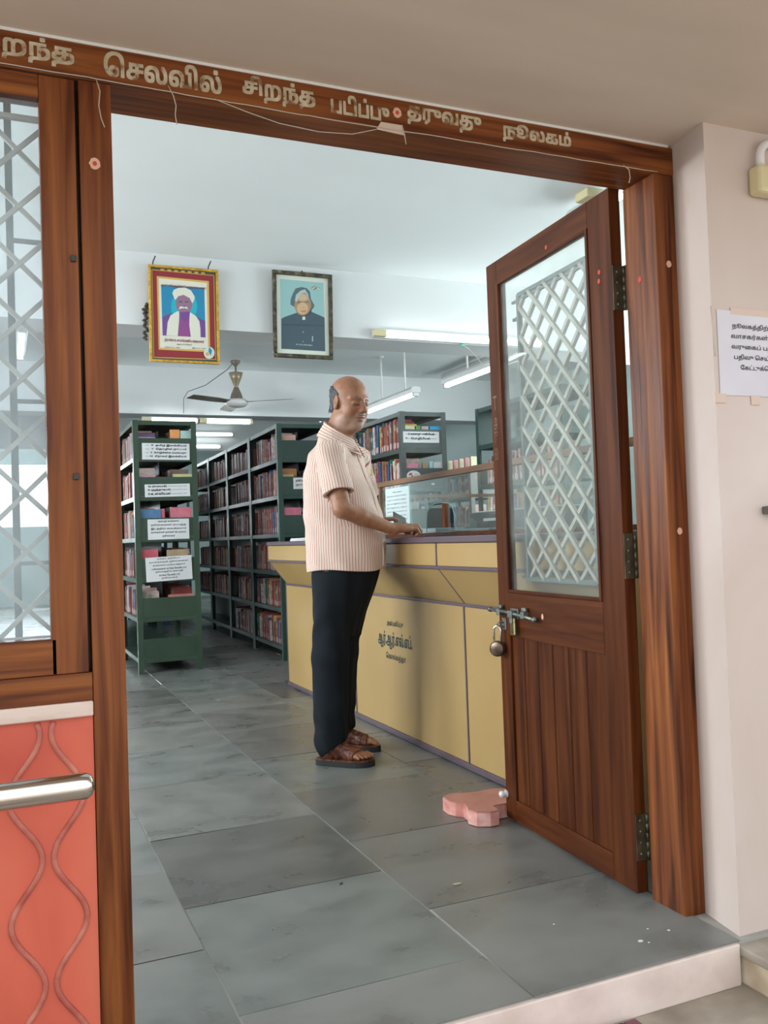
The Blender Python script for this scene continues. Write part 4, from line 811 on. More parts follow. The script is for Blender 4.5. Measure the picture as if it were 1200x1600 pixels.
#@@PART3
# ================================================================== MAN
class Field:
    """signed distance grid; primitives are blended in smoothly, then turned into one continuous surface"""
    def __init__(s, lo, hi, h):
        s.lo = np.array(lo, float); s.h = h; s.n = (np.ceil((np.array(hi) - s.lo) / h)).astype(int) + 1
        s.D = np.full(s.n, .05, np.float32)
        s.ax = [s.lo[i] + h * np.arange(s.n[i]) for i in range(3)]
    def sl(s, lo, hi, pad):
        a = np.clip(np.floor((np.array(lo) - pad - s.lo) / s.h).astype(int), 0, s.n); b = np.clip(np.ceil((np.array(hi) + pad - s.lo) / s.h).astype(int) + 1, 0, s.n)
        S = tuple(slice(a[i], b[i]) for i in range(3))
        X = s.ax[0][S[0]][:, None, None]; Y = s.ax[1][S[1]][None, :, None]; Z = s.ax[2][S[2]][None, None, :]
        return S, X, Y, Z
    def op(s, S, d, k, mode):
        c = s.D[S]
        if c.size == 0: return
        if mode == 'add':
            h = np.clip(.5 + .5 * (c - d) / k, 0, 1); s.D[S] = c * (1 - h) + d * h - k * h * (1 - h)
        else:
            h = np.clip(.5 - .5 * (c + d) / k, 0, 1); s.D[S] = c * (1 - h) - d * h + k * h * (1 - h)
    def cone(s, a, b, ra, rb, k=.01, mode='add'):
        a = np.array(a, float); b = np.array(b, float); r = max(ra, rb) + .03 + k
        S, X, Y, Z = s.sl(np.minimum(a, b), np.maximum(a, b), r); ab = b - a; L2 = max(ab @ ab, 1e-9)
        t = np.clip(((X - a[0]) * ab[0] + (Y - a[1]) * ab[1] + (Z - a[2]) * ab[2]) / L2, 0, 1)
        d = np.sqrt((X - a[0] - t * ab[0]) ** 2 + (Y - a[1] - t * ab[1]) ** 2 + (Z - a[2] - t * ab[2]) ** 2) - (ra + t * (rb - ra))
        s.op(S, d, k, mode); return s
    def ell(s, c, r, R=None, k=.01, mode='add'):
        c = np.array(c, float); r = np.array(r, float); R = np.eye(3) if R is None else np.array(R)
        m = max(r) + .03 + k; S, X, Y, Z = s.sl(c, c, m); P = [X - c[0], Y - c[1], Z - c[2]]
        q = [R[0, i] * P[0] + R[1, i] * P[1] + R[2, i] * P[2] for i in range(3)]
        k0 = np.sqrt(sum((q[i] / r[i]) ** 2 for i in range(3))); k1 = np.sqrt(sum((q[i] / r[i] ** 2) ** 2 for i in range(3)))
        s.op(S, k0 * (k0 - 1) / np.maximum(k1, 1e-6), k, mode); return s
    def loft(s, prof, O, F, L, k=.02, p=2.2, mode='add'):
        """prof rows: z, shift along F, half depth along F, half width along L"""
        prof = np.array(sorted(prof)); z0, z1 = prof[0, 0], prof[-1, 0]; m = max(prof[:, 2:].max(), .1) + .08
        S, X, Y, Z = s.sl((O[0] - m, O[1] - m, z0), (O[0] + m, O[1] + m, z1), .03)
        zz = Z; f = (X - O[0]) * F[0] + (Y - O[1]) * F[1]; l = (X - O[0]) * L[0] + (Y - O[1]) * L[1]
        def it(c):
            x = prof[:, 0]; y = prof[:, c]; t = np.interp(zz, x, np.arange(len(x))); i = np.clip(t.astype(int), 0, len(x) - 2); u = t - i; u = u
            g = np.gradient(y); h00 = 2 * u ** 3 - 3 * u ** 2 + 1; h10 = u ** 3 - 2 * u ** 2 + u; h01 = -2 * u ** 3 + 3 * u ** 2; h11 = u ** 3 - u ** 2
            return h00 * y[i] + h10 * g[i] + h01 * y[i + 1] + h11 * g[i + 1]
        a = it(2); b = it(3); q = (np.abs((f - it(1)) / a) ** p + np.abs(l / b) ** p) ** (1 / p)
        d = (q - 1) * np.minimum(a, b); d = np.maximum(d, np.maximum(z0 - zz, zz - z1)); s.op(S, d, k, mode); return s
    def mesh(s, name, mats, fmat=None, attr=None, smooth=True):
        D = s.D; I = D < 0; c = np.zeros(tuple(s.n - 1), np.int8)
        for i in (0, 1):
            for j in (0, 1):
                for k in (0, 1): c += I[i:s.n[0] - 1 + i, j:s.n[1] - 1 + j, k:s.n[2] - 1 + k]
        act = (c > 0) & (c < 8); idx = np.argwhere(act); N = len(idx); V = np.zeros((N, 3)); cnt = np.zeros(N)
        C8 = [(i, j, k) for i in (0, 1) for j in (0, 1) for k in (0, 1)]
        for a in C8:
            for ax in range(3):
                if a[ax]: continue
                b = list(a); b[ax] = 1; b = tuple(b)
                da = D[idx[:, 0] + a[0], idx[:, 1] + a[1], idx[:, 2] + a[2]]; db = D[idx[:, 0] + b[0], idx[:, 1] + b[1], idx[:, 2] + b[2]]
                m = (da < 0) != (db < 0); t = np.where(m, da / np.where(m, da - db, 1), 0)
                for q in range(3): V[:, q] += np.where(m, a[q] + (t if q == ax else 0), 0)
                cnt += m
        V = (idx + V / cnt[:, None]) * s.h + s.lo
        num = -np.ones(act.shape, np.int64); num[act] = np.arange(N); Fs = []
        for ax in range(3):
            sh = [slice(0, None)] * 3; s0 = list(sh); s1 = list(sh); s0[ax] = slice(0, -1); s1[ax] = slice(1, None)
            A = I[tuple(s0)]; B = I[tuple(s1)]; e = np.argwhere(A != B); u, v = [(1, 2), (2, 0), (0, 1)][ax]
            ok = (e[:, u] > 0) & (e[:, v] > 0) & (e[:, u] < act.shape[u]) & (e[:, v] < act.shape[v]); e = e[ok]
            def nb(du, dv):
                q = e.copy(); q[:, u] -= du; q[:, v] -= dv; return num[q[:, 0], q[:, 1], q[:, 2]]
            f = np.stack([nb(1, 1), nb(0, 1), nb(0, 0), nb(1, 0)], 1); inside = A[e[:, 0], e[:, 1], e[:, 2]]
            f[~inside] = f[~inside][:, ::-1]; Fs.append(f)
        Fa = np.concatenate(Fs); Fa = Fa[(Fa >= 0).all(1)]
        me = bpy.data.meshes.new(name); me.vertices.add(N); me.vertices.foreach_set('co', V.astype(np.float32).ravel())
        me.loops.add(len(Fa) * 4); me.loops.foreach_set('vertex_index', Fa.ravel().astype(np.int32)); me.polygons.add(len(Fa)); me.polygons.foreach_set('loop_start', np.arange(0, len(Fa) * 4, 4, dtype=np.int32))
        for m_ in mats: me.materials.append(m_)
        if fmat is not None: me.polygons.foreach_set('material_index', fmat(V[Fa].mean(1)).astype(np.int32))
        me.polygons.foreach_set('use_smooth', np.ones(len(Fa), bool)); me.update(calc_edges=True)
        for an, fn_ in (attr or {}).items():
            at = me.attributes.new(an, 'FLOAT', 'POINT'); at.data.foreach_set('value', fn_(V).astype(np.float32))
        return me
def attr_mat(name, attrs_build, rough=.5, sss=0): 
    m, nt, p = nm(name); p.inputs['Roughness'].default_value = rough
    if sss: p.inputs['Subsurface Weight'].default_value = sss; p.inputs['Subsurface Radius'].default_value = (1, .35, .2); p.inputs['Subsurface Scale'].default_value = .006
    attrs_build(nt, p); return m
def skin_nodes(nt, p):
    L = nt.links; g = nt.nodes.new('ShaderNodeNewGeometry'); n = nt.nodes.new('ShaderNodeTexNoise'); n.inputs['Scale'].default_value = 28; n.inputs['Detail'].default_value = 8; L.new(g.outputs['Position'], n.inputs['Vector'])
    r = ramp(nt, [(.3, (.25, .105, .052)), (.7, (.36, .170, .092))]); L.new(n.outputs['Fac'], r.inputs[0])
    a = nt.nodes.new('ShaderNodeAttribute'); a.attribute_name = 'stubble'; b = nt.nodes.new('ShaderNodeAttribute'); b.attribute_name = 'lips'
    n2 = nt.nodes.new('ShaderNodeTexNoise'); n2.inputs['Scale'].default_value = 700; L.new(g.outputs['Position'], n2.inputs['Vector'])
    mu = nt.nodes.new('ShaderNodeMath'); mu.operation = 'MULTIPLY'; L.new(a.outputs['Fac'], mu.inputs[0]); L.new(n2.outputs['Fac'], mu.inputs[1])
    m1 = nt.nodes.new('ShaderNodeMix'); m1.data_type = 'RGBA'; m1.inputs[7].default_value = (.44, .38, .33, 1); L.new(mu.outputs[0], m1.inputs[0]); L.new(r.outputs[0], m1.inputs[6])
    m2 = nt.nodes.new('ShaderNodeMix'); m2.data_type = 'RGBA'; m2.inputs[7].default_value = (.20, .065, .045, 1); L.new(b.outputs['Fac'], m2.inputs[0]); L.new(m1.outputs[2], m2.inputs[6]); L.new(m2.outputs[2], p.inputs['Base Color'])
    n3 = nt.nodes.new('ShaderNodeTexNoise'); n3.inputs['Scale'].default_value = 180; n3.inputs['Detail'].default_value = 4; L.new(g.outputs['Position'], n3.inputs['Vector'])
    bm_ = nt.nodes.new('ShaderNodeBump'); bm_.inputs['Strength'].default_value = .25; bm_.inputs['Distance'].default_value = .002; L.new(n3.outputs['Fac'], bm_.inputs['Height']); L.new(bm_.outputs[0], p.inputs['Normal'])
mskin = attr_mat('skin', skin_nodes, .48, .12)
def shirt_nodes(nt, p):
    L = nt.links; a = nt.nodes.new('ShaderNodeAttribute'); a.attribute_name = 'stripe'
    def band(per, off, wd_):
        m1 = nt.nodes.new('ShaderNodeMath'); m1.operation = 'MULTIPLY_ADD'; m1.inputs[1].default_value = 1 / per; m1.inputs[2].default_value = off; L.new(a.outputs['Fac'], m1.inputs[0])
        m2 = nt.nodes.new('ShaderNodeMath'); m2.operation = 'FRACT'; L.new(m1.outputs[0], m2.inputs[0])
        m3 = nt.nodes.new('ShaderNodeMath'); m3.operation = 'LESS_THAN'; m3.inputs[1].default_value = wd_; L.new(m2.outputs[0], m3.inputs[0]); return m3.outputs[0]
    m1 = nt.nodes.new('ShaderNodeMix'); m1.data_type = 'RGBA'; m1.inputs[6].default_value = (.72, .595, .505, 1); m1.inputs[7].default_value = (.36, .11, .08, 1); L.new(band(.0125, 0, .24), m1.inputs[0])
    m2 = nt.nodes.new('ShaderNodeMix'); m2.data_type = 'RGBA'; m2.inputs[7].default_value = (.42, .30, .27, 1); L.new(band(.0125, .5, .10), m2.inputs[0]); L.new(m1.outputs[2], m2.inputs[6]); L.new(m2.outputs[2], p.inputs['Base Color'])
    g = nt.nodes.new('ShaderNodeNewGeometry'); n3 = nt.nodes.new('ShaderNodeTexNoise'); n3.inputs['Scale'].default_value = 16; n3.inputs['Detail'].default_value = 3; L.new(g.outputs['Position'], n3.inputs['Vector'])
    bm_ = nt.nodes.new('ShaderNodeBump'); bm_.inputs['Strength'].default_value = .35; bm_.inputs['Distance'].default_value = .012; L.new(n3.outputs['Fac'], bm_.inputs['Height']); L.new(bm_.outputs[0], p.inputs['Normal'])
mshirt = attr_mat('striped_cotton', shirt_nodes, .8)
mtrou = noisy('dark_navy_trousers', [(.3, (.005, .008, .012)), (.7, (.010, .014, .018))], (5, 5, 3), 4, .8, bump=.3, geo=True, spec=.15)
mhair = noisy('grey_black_hair', [(.35, (.012, .015, .022)), (.6, (.06, .06, .07)), (.78, (.20, .19, .19))], (120, 120, 40), 4, .6, bump=.5, geo=True)
mmous = noisy('grey_moustache', [(.3, (.10, .08, .07)), (.7, (.28, .25, .23))], (200, 200, 90), 4, .7, bump=.5, geo=True)
mleath = noisy('woven_brown_leather', [(.35, (.05, .012, .006)), (.6, (.17, .05, .025)), (.8, (.26, .09, .045))], (60, 60, 60), 3, .4, bump=.6, geo=True)
msole = plain('black_sandal_sole', (.012, .014, .014), .7)
man = empty('person', (1.40, 3.87, 0), label='elderly man in striped shirt and dark trousers leaning on the counter, holding a phone', cat='person')
def mlink(name, me, **kw):
    o = link(name, me, man, **kw); o.location = (-1.40, -3.87, 0); return o
yaw = radians(-40); Fd = np.array([cos(yaw), sin(yaw), 0]); Ld = np.array([-sin(yaw), cos(yaw), 0]); BO = np.array([1.46, 3.85, 0])
def bf(f, l, z): return BO + Fd * f + Ld * l + np.array([0, 0, z])
# head frame
hy = radians(-69); hp_ = radians(12)
Hf = np.array([cos(hy) * cos(hp_), sin(hy) * cos(hp_), -sin(hp_)]); Hl = np.array([-sin(hy), cos(hy), 0]); Hu = np.cross(Hf, Hl); HR = np.stack([Hf, Hl, Hu], 1)
HO = np.array([1.492, 3.826, 1.628]); HS = 1.02
def hh_(x, y, z): return HO + HS * (HR @ np.array([x, y, z]))
SHR, ELR, WRR = np.array([1.345, 3.705, 1.375]), np.array([1.362, 3.625, 1.128]), np.array([1.612, 3.655, 1.034])
SHL, ELL_, WRL = np.array([1.585, 3.985, 1.375]), np.array([1.655, 4.055, 1.125]), np.array([1.640, 3.875, 1.062])
LEG = [((1.375, 3.795, .88), (1.342, 3.780, .47), (1.325, 3.768, .085)), ((1.480, 3.915, .88), (1.452, 3.950, .47), (1.452, 4.015, .085))]
FT = radians(-40)
B = Field((1.13, 3.50, -.002), (1.80, 4.20, 1.78), .0032)
def rr(v): return tuple(HS * q for q in v)
# --- head
B.ell(hh_(-.014, 0, .038), rr((.092, .077, .080)), HR, .01); B.ell(hh_(.020, 0, -.025), rr((.066, .066, .083)), HR, .03); B.ell(hh_(.022, 0, -.072), rr((.056, .060, .042)), HR, .03)
B.cone(hh_(.060, -.008, -.098), hh_(.060, .008, -.098), .021, .021, .025); B.ell(hh_(.020, 0, -.105), rr((.045, .042, .028)), HR, .03)
for s_ in (-1, 1):
    B.ell(hh_(.052, s_ * .037, -.030), rr((.026, .024, .026)), HR, .02); B.ell(hh_(.030, s_ * .050, -.072), rr((.030, .018, .026)), HR, .02)
    B.cone(hh_(.078, s_ * .012, .026), hh_(.062, s_ * .048, .024), .010, .009, .014)
    B.ell(hh_(.092, s_ * .032, .004), rr((.015, .018, .012)), HR, .014, 'sub'); B.ell(hh_(.071, s_ * .032, .001), rr((.014, .0155, .012)), HR, .005)
    B.ell(hh_(-.004, s_ * .077, -.006), rr((.019, .009, .033)), HR @ np.array(Matrix.Rotation(s_ * .35, 3, 'Z')), .006)
    B.ell(hh_(.002, s_ * .086, .004), rr((.009, .006, .018)), HR, .004, 'sub')
    B.ell(hh_(.097, s_ * .0135, -.030), rr((.011, .008, .009)), HR, .006)
B.cone(hh_(.080, 0, .018), hh_(.104, 0, -.026), .0085, .0135, .012)
B.ell(hh_(.080, 0, -.052), rr((.014, .028, .014)), HR, .01); B.ell(hh_(.087, 0, -.0585), rr((.009, .022, .0055)), HR, .005); B.ell(hh_(.084, 0, -.071), rr((.010, .020, .0065)), HR, .005)
B.cone(hh_(.094, -.020, -.0648), hh_(.094, .020, -.0648), .0028, .0028, .003, 'sub')
# nasolabial and lid creases
for s_ in (-1, 1):
    B.cone(hh_(.095, s_ * .024, -.034), hh_(.078, s_ * .040, -.064), .0032, .003, .006, 'sub'); B.cone(hh_(.0865, s_ * .021, -.006), hh_(.077, s_ * .047, -.004), .0018, .0018, .002, 'sub')
# --- neck, torso, shoulders
nb_ = bf(-.035, 0, 1.44)
B.cone(hh_(-.022, 0, -.055), nb_, .058, .066, .03); B.cone(nb_, bf(-.03, 0, 1.30), .066, .10, .04)
B.loft([(.84, .002, .118, .135), (.95, 0, .140, .15), (1.05, -.003, .155, .16), (1.15, -.012, .150, .165), (1.28, -.03, .125, .175), (1.38, -.037, .100, .165), (1.42, -.037, .07, .10)], BO, Fd, Ld, .03)
for SH_, EL_, WR_ in ((SHR, ELR, WRR), (SHL, ELL_, WRL)):
    B.cone(bf(-.035, 0, 1.375), SH_, .055, .052, .03); B.cone(SH_, EL_, .047, .040, .015); m1 = EL_ * .65 + WR_ * .35
    B.cone(EL_, m1, .040, .037, .012); B.cone(m1, WR_, .037, .0255, .012)
# --- legs and feet
for (hpq, kn_, an_) in LEG: B.cone(hpq, kn_, .075, .052, .03); B.cone(kn_, an_, .05, .036, .02)
ud = np.array([cos(FT), sin(FT), 0]); vd = np.array([-sin(FT), cos(FT), 0])
HEEL = [np.array([1.285, 3.795, 0]), np.array([1.425, 4.040, 0])]
for q, he in enumerate(HEEL):
    sd = 1 if q == 0 else -1   # big toe side (towards the other foot)
    def fp(u, v, z): return he + ud * u + vd * v * sd + np.array([0, 0, z])
    an_ = np.array(LEG[q][2]); B.cone(an_, fp(.035, 0, .058), .036, .028, .02); B.cone(an_, fp(.13, .004, .058), .034, .024, .03); B.cone(fp(.03, 0, .055), fp(.17, 0, .048), .026, .020, .02)
    B.cone(fp(.16, .016, .047), fp(.185, .020, .044), .021, .017, .02); B.cone(fp(.15, -.018, .044), fp(.175, -.022, .042), .018, .014, .02)
    for (u0, v0, u1, v1, r_) in ((.185, .024, .232, .026, .0125), (.185, .007, .226, .007, .0095), (.182, -.008, .218, -.010, .009), (.176, -.021, .206, -.026, .0085), (.168, -.033, .192, -.041, .008)):
        B.cone(fp(u0, v0, .044), fp((u0 + u1) / 2, (v0 + v1) / 2, .048), r_, r_ * .95, .006); B.cone(fp((u0 + u1) / 2, (v0 + v1) / 2, .048), fp(u1, v1, .040), r_ * .95, r_ * .9, .004)
# --- right hand, fingers curled on the worktop
P_ = lambda *a: np.array(a, float)
B.cone(WRR, P_(1.645, 3.650, 1.040), .024, .021, .01); B.cone(WRR, P_(1.650, 3.672, 1.036), .024, .021, .01)
kn4 = [P_(1.688, 3.627, 1.030), P_(1.698, 3.647, 1.040), P_(1.703, 3.669, 1.044), P_(1.700, 3.690, 1.040)]
for k, (kq, r_, ln_) in enumerate(zip(kn4, (.0108, .0118, .0122, .0118), (.84, 1.0, 1.06, .97))):
    B.cone(P_(1.632, 3.648 + .008 * k, 1.036), kq, .021, r_ + .0025, .006)
    p1_ = kq + P_(.036 * ln_, .001 * k, .001); p2_ = p1_ + P_(.014 * ln_, .002, -.019); p3_ = p2_ + P_(-.010, .003, -.010)
    p3_[2] = max(p3_[2], 1.003)
    B.cone(kq, p1_, r_, r_ * .93, .003); B.cone(p1_, p2_, r_ * .93, r_ * .88, .003); B.cone(p2_, p3_, r_ * .88, r_ * .8, .003)
B.cone(P_(1.635, 3.685, 1.030), P_(1.668, 3.712, 1.030), .016, .013, .01); B.cone(P_(1.668, 3.712, 1.030), P_(1.703, 3.722, 1.026), .012, .010, .004); B.cone(P_(1.703, 3.722, 1.026), P_(1.722, 3.712, 1.016), .010, .0085, .004)
# --- left hand under the phone, thumb on top
B.cone(WRL, P_(1.655, 3.842, 1.056), .024, .020, .01); B.cone(WRL, P_(1.672, 3.855, 1.050), .022, .018, .01)
for k in range(4):
    a0 = P_(1.668 + .013 * k, 3.832 + .010 * k, 1.046 - .002 * k); a1 = a0 + P_(.030, -.032, -.012); a2 = a1 + P_(.022, -.016, .008); a3 = a2 + P_(.006, -.006, .016); r_ = (.0105, .011, .0105, .009)[k]
    B.cone(P_(1.655 + .008 * k, 3.850 + .005 * k, 1.052), a0, .016, r_ + .001, .006); B.cone(a0, a1, r_, r_ * .93, .003); B.cone(a1, a2, r_ * .93, r_ * .85, .003); B.cone(a2, a3, r_ * .85, r_ * .78, .003)
B.cone(P_(1.643, 3.850, 1.066), P_(1.655, 3.824, 1.082), .015, .012, .008); B.cone(P_(1.655, 3.824, 1.082), P_(1.683, 3.806, 1.084), .0115, .010, .004); B.cone(P_(1.683, 3.806, 1.084), P_(1.702, 3.800, 1.076), .010, .0085, .003)
def hl(V): return ((V - HO) @ HR) / HS
def stub(V):
    q = hl(V); z = q[:, 2]; m = np.clip((-.050 - z) / .025, 0, 1) * np.clip((q[:, 0] + .015) / .03, 0, 1) * np.clip((z + .135) / .02, 0, 1)
    m *= 1 - np.clip((.018 - np.hypot(q[:, 1] * .6, z + .0)) / .01, 0, 1); return m * .6
def lips(V):
    q = hl(V); return np.clip(1.4 - np.hypot(q[:, 1] / .022, (q[:, 2] + .066) / .009), 0, 1) * (q[:, 0] > .07)
def spot(V):
    q = hl(V); return np.clip(lips(V) * .75 + .8 * (np.hypot(q[:, 1] + .030, q[:, 2] - .062) < .0035) * (q[:, 0] > .02), 0, 1)
mlink('body', B.mesh('body', [mskin], attr={'stubble': stub, 'lips': spot}))
# nails
nl = MB()
# --- hair
H = Field((1.34, 3.66, 1.50), (1.62, 3.98, 1.78), .0026)
H.ell(hh_(-.014, 0, .038), rr((.0950, .0800, .083)), HR, .004); H.ell(hh_(-.035, 0, -.022), rr((.066, .064, .060)), HR, .02)
S, X, Y, Z = H.sl(H.lo, H.lo + H.n * H.h, 0)
q = [sum(HR[j, i] * (A - HO[j]) for j, A in enumerate((X, Y, Z))) / HS for i in range(3)]
# keep a horseshoe of hair: below the bald crown, behind the temples, above the nape
crown = .066 - .55 * np.clip(q[0] + .045, 0, 1) - (q[2]); front = (.012 - q[0] - .25 * (q[2] - .01)); nape = q[2] + .062 - .4 * np.clip(q[0] + .05, 0, 1)
earc = (np.sqrt(((q[0] + .002) / .022) ** 2 + ((q[2] + .006) / .034) ** 2) - 1) * .022 + np.where(q[0] < -.02, .02, 0)
wv = .0022 * np.sin(q[0] * 160 + q[2] * 60) * np.sin(q[2] * 210 + q[1] * 90)
H.D = np.maximum(np.maximum(np.maximum(H.D + wv, -crown), np.maximum(-front, -nape)), -earc).astype(np.float32)
for k in range(7):
    a = hh_(-.092 + .004 * k, -.012 * k + .02, -.030); H.cone(a, a + HS * (HR @ np.array([-.010 - .002 * (k % 3), 0, -.026 - .004 * (k % 2)])), .0045, .0018, .004)
mlink('hair', H.mesh('hair', [mhair]), label='short grey and black hair around a bald crown')
Mo = Field(HO - .14, HO + .14, .0022)
for k in range(-6, 7): Mo.cone(hh_(.0955 - abs(k) * .0011, k * .0036, -.0455 - abs(k) * .0004), hh_(.094 - abs(k) * .0020, k * .0045, -.0570 - abs(k) * .0006), .0026, .0020, .0025)
mlink('moustache', Mo.mesh('moustache', [mmous]))
for s_ in (-1, 1):
    E_ = Field(HO - .14, HO + .14, .0022)
    for k in range(8): t_ = k / 7; a = hh_(.0865 - .020 * t_ ** 1.6, s_ * (.014 + .034 * t_), .0275 + .003 * sin(t_ * 3)); E_.cone(a, a + HS * (HR @ np.array([-.002, s_ * .006, .002])), .0018, .0014, .002)
    mlink('eyebrow', E_.mesh('eyebrow', [mmous]))
    m_ = MB(); m_.tube([hh_(.0865 - .0095 * (t_ / 6) ** 1.5, s_ * (.0195 + .0045 * t_), -.0062 - .0012 * sin(t_ / 6 * pi)) for t_ in range(7)], .0013, mt['black'], 6); mlink('eyelash', m_.mesh('eyelash'))
# --- shirt
SF = Field((1.13, 3.48, .82), (1.80, 4.20, 1.56), .0034)
prof = [(.845, .004, .176, .188), (.95, 0, .178, .190), (1.03, -.003, .179, .188), (1.12, -.010, .173, .188), (1.24, -.027, .153, .192), (1.33, -.036, .128, .190), (1.39, -.038, .106, .168), (1.43, -.038, .086, .114), (1.47, -.036, .074, .080)]
SF.loft(prof, BO, Fd, Ld, .02, 2.3)
for SH_, EL_ in ((SHR, ELR), (SHL, ELL_)):
    SF.cone(bf(-.036, 0, 1.385), SH_ + P_(0, 0, .002), .075, .060, .03)
    dr = (EL_ - SH_) / np.linalg.norm(EL_ - SH_); ce = SH_ + dr * .185
    SV = Field.__new__(Field); SV.lo, SV.h, SV.n, SV.ax = SF.lo, SF.h, SF.n, SF.ax; SV.D = np.full(SF.n, .2, np.float32)
    SV.cone(SH_, SH_ + dr * .24, .064, .072, .001)
    S, X, Y, Z = SV.sl(np.minimum(SH_, ce), np.maximum(SH_, ce), .15); t_ = (X - ce[0]) * dr[0] + (Y - ce[1]) * dr[1] + (Z - ce[2]) * dr[2]
    rad = np.sqrt(np.maximum((X - ce[0]) ** 2 + (Y - ce[1]) ** 2 + (Z - ce[2]) ** 2 - t_ ** 2, 0)); d = SV.D[S]
    d = np.maximum(np.maximum(d, t_), -np.maximum(rad - .056, -(t_ + .022)))
    c = SF.D[S]; k_ = .010; hq = np.clip(.5 + .5 * (c - d) / k_, 0, 1); SF.D[S] = (c * (1 - hq) + d * hq - k_ * hq * (1 - hq)).astype(np.float32)
# neck opening
SF.cone(bf(-.030, 0, 1.405), hh_(-.02, 0, -.05), .066, .070, .006, 'sub')
# folds
S, X, Y, Z = SF.sl(SF.lo, SF.lo + SF.n * SF.h, 0)
f_ = (X - BO[0]) * Fd[0] + (Y - BO[1]) * Fd[1]; l_ = (X - BO[0]) * Ld[0] + (Y - BO[1]) * Ld[1]; an = np.arctan2(l_, f_)
w1 = .0042 * np.sin(an * 9 + 5 * Z + 1.5 * np.sin(Z * 14)) * np.clip((1.10 - Z) / .2, 0, 1) + .0035 * np.sin(Z * 46 + an * 5 + 2 * np.sin(an * 3)) * np.clip(1 - np.abs(Z - 1.10) / .2, 0, 1) + .0030 * np.sin(f_ * 60 + Z * 45) * np.clip((Z - 1.15) / .1, 0, 1)
SF.D = (SF.D + w1).astype(np.float32)
zb_ = .856 + .006 * np.sin(an * 3 + .5); SF.D = np.maximum(SF.D, zb_ - Z).astype(np.float32)
def stripe(V):
    f = (V - BO) @ Fd; l = (V - BO) @ Ld; u = np.arctan2(l, f + .02) * .185
    for SH_, EL_ in ((SHR, ELR), (SHL, ELL_)):
        dr = (EL_ - SH_) / np.linalg.norm(EL_ - SH_); w_ = V - SH_; t_ = w_ @ dr; rd = w_ - np.outer(t_, dr); r_ = np.linalg.norm(rd, axis=1)
        e1 = Fd - dr * (Fd @ dr); e1 /= np.linalg.norm(e1); e2 = np.cross(dr, e1); us = np.arctan2(rd @ e2, rd @ e1) * .066 + .4
        lw_ = (V - BO) @ Ld * (1 if SH_ is SHL else -1)
        m = (t_ > -.03) & (r_ < .076) & (lw_ > .172 - .30 * np.clip(1.28 - V[:, 2], -.1, .03)); u = np.where(m, us, u)
    return u
SM = SF.mesh('shirt', [mshirt], attr={'stripe': stripe}); mlink('shirt', SM, label='short sleeved cream shirt with thin red stripes')
def shell(name, fn, th=.0045, lab=None):
    T = Field.__new__(Field); T.lo, T.h, T.n, T.ax = SF.lo, SF.h, SF.n, SF.ax
    T.D = np.maximum(np.maximum(SF.D - th, -(SF.D + .004)), fn(f_, l_, Z)).astype(np.float32)
    mlink(name, T.mesh(name, [mshirt], attr={'stripe': stripe}), label=lab)
shell('placket', lambda f, l, z: np.maximum(np.maximum(np.abs(l) - .017, -f), np.maximum(.87 - z, z - 1.42)))
# collar: a stand around the neck and a leaf that falls outward to two points
Co = Field((1.26, 3.66, 1.34), (1.70, 4.06, 1.62), .0028)
nc_ = [bf(-.008, 0, 0)[0], bf(-.008, 0, 0)[1]]
def cp(a, r, z): return np.array([nc_[0], nc_[1], 0]) + Fd * r * cos(a) + Ld * r * .98 * sin(a) + np.array([0, 0, z - .048 * cos(a)])
A0, NK = .20, 48
for k in range(NK):
    a0 = A0 + (2 * pi - 2 * A0) * k / NK; a1 = a0 + (2 * pi - 2 * A0) / NK
    Co.cone(cp(a0, .073, 1.497), cp(a1, .073, 1.486), .0045, .0045, .003)
    fr = 1 + .30 * max(0, cos(a0)) ** 2
    for j in range(1, 10): Co.cone(cp(a0, .074 + .0038 * j, 1.488 - .0058 * j * fr), cp(a1, .074 + .0038 * j, 1.488 - .0058 * j * fr), .0036, .0036, .003)
for s_ in (-1, 1):
    for j in range(10): Co.cone(cp(s_ * A0, .076 + .003 * j, 1.481 - .0055 * j), cp(s_ * .58, .112 + .0005 * j, 1.436 + .0012 * j), .0040, .0036, .003)
def cstripe(V):
    f = V[:, 0] * 0; d = V - np.array([nc_[0], nc_[1], 0]); an_c = np.arctan2(d @ Ld, d @ Fd); return V[:, 2] + .048 * np.cos(an_c) + .003
mlink('collar', Co.mesh('collar', [mshirt], attr={'stripe': cstripe}))
m_ = MB(); pa = bf(.128, .030, 1.285); m_.tube([tuple(pa), tuple(pa + P_(0, 0, .035))], .0045, C_(.75, .68, .15), 8); mlink('pen', m_.mesh('pen'), label='yellow pen tucked into the shirt front')
# --- trousers
TF = Field((1.15, 3.55, .03), (1.70, 4.20, .93), .0034)
TF.loft([(.56, -.045, .085, .120), (.66, -.030, .105, .135), (.76, -.012, .130, .150), (.86, .0, .150, .165), (.92, 0, .150, .165)], BO, Fd, Ld, .03)
for (a, b, c) in LEG:
    a, b, c = map(np.array, (a, b, c)); TF.cone(a + P_(.002, .012, -.06), b, .092, .080, .03); TF.cone(b, c, .080, .074, .02)
S, X, Y, Z = TF.sl(TF.lo, TF.lo + TF.n * TF.h, 0)
TF.D = (TF.D + .0045 * np.sin(Z * 55 + X * 35 + 2 * np.sin(Y * 18)) * np.clip(.30 - Z, 0, .2) / .2 + .003 * np.sin(Z * 38 + Y * 60) * np.clip(1 - np.abs(Z - .62) / .15, 0, 1) + .003 * np.sin(X * 70 + Y * 50 + Z * 6)).astype(np.float32)
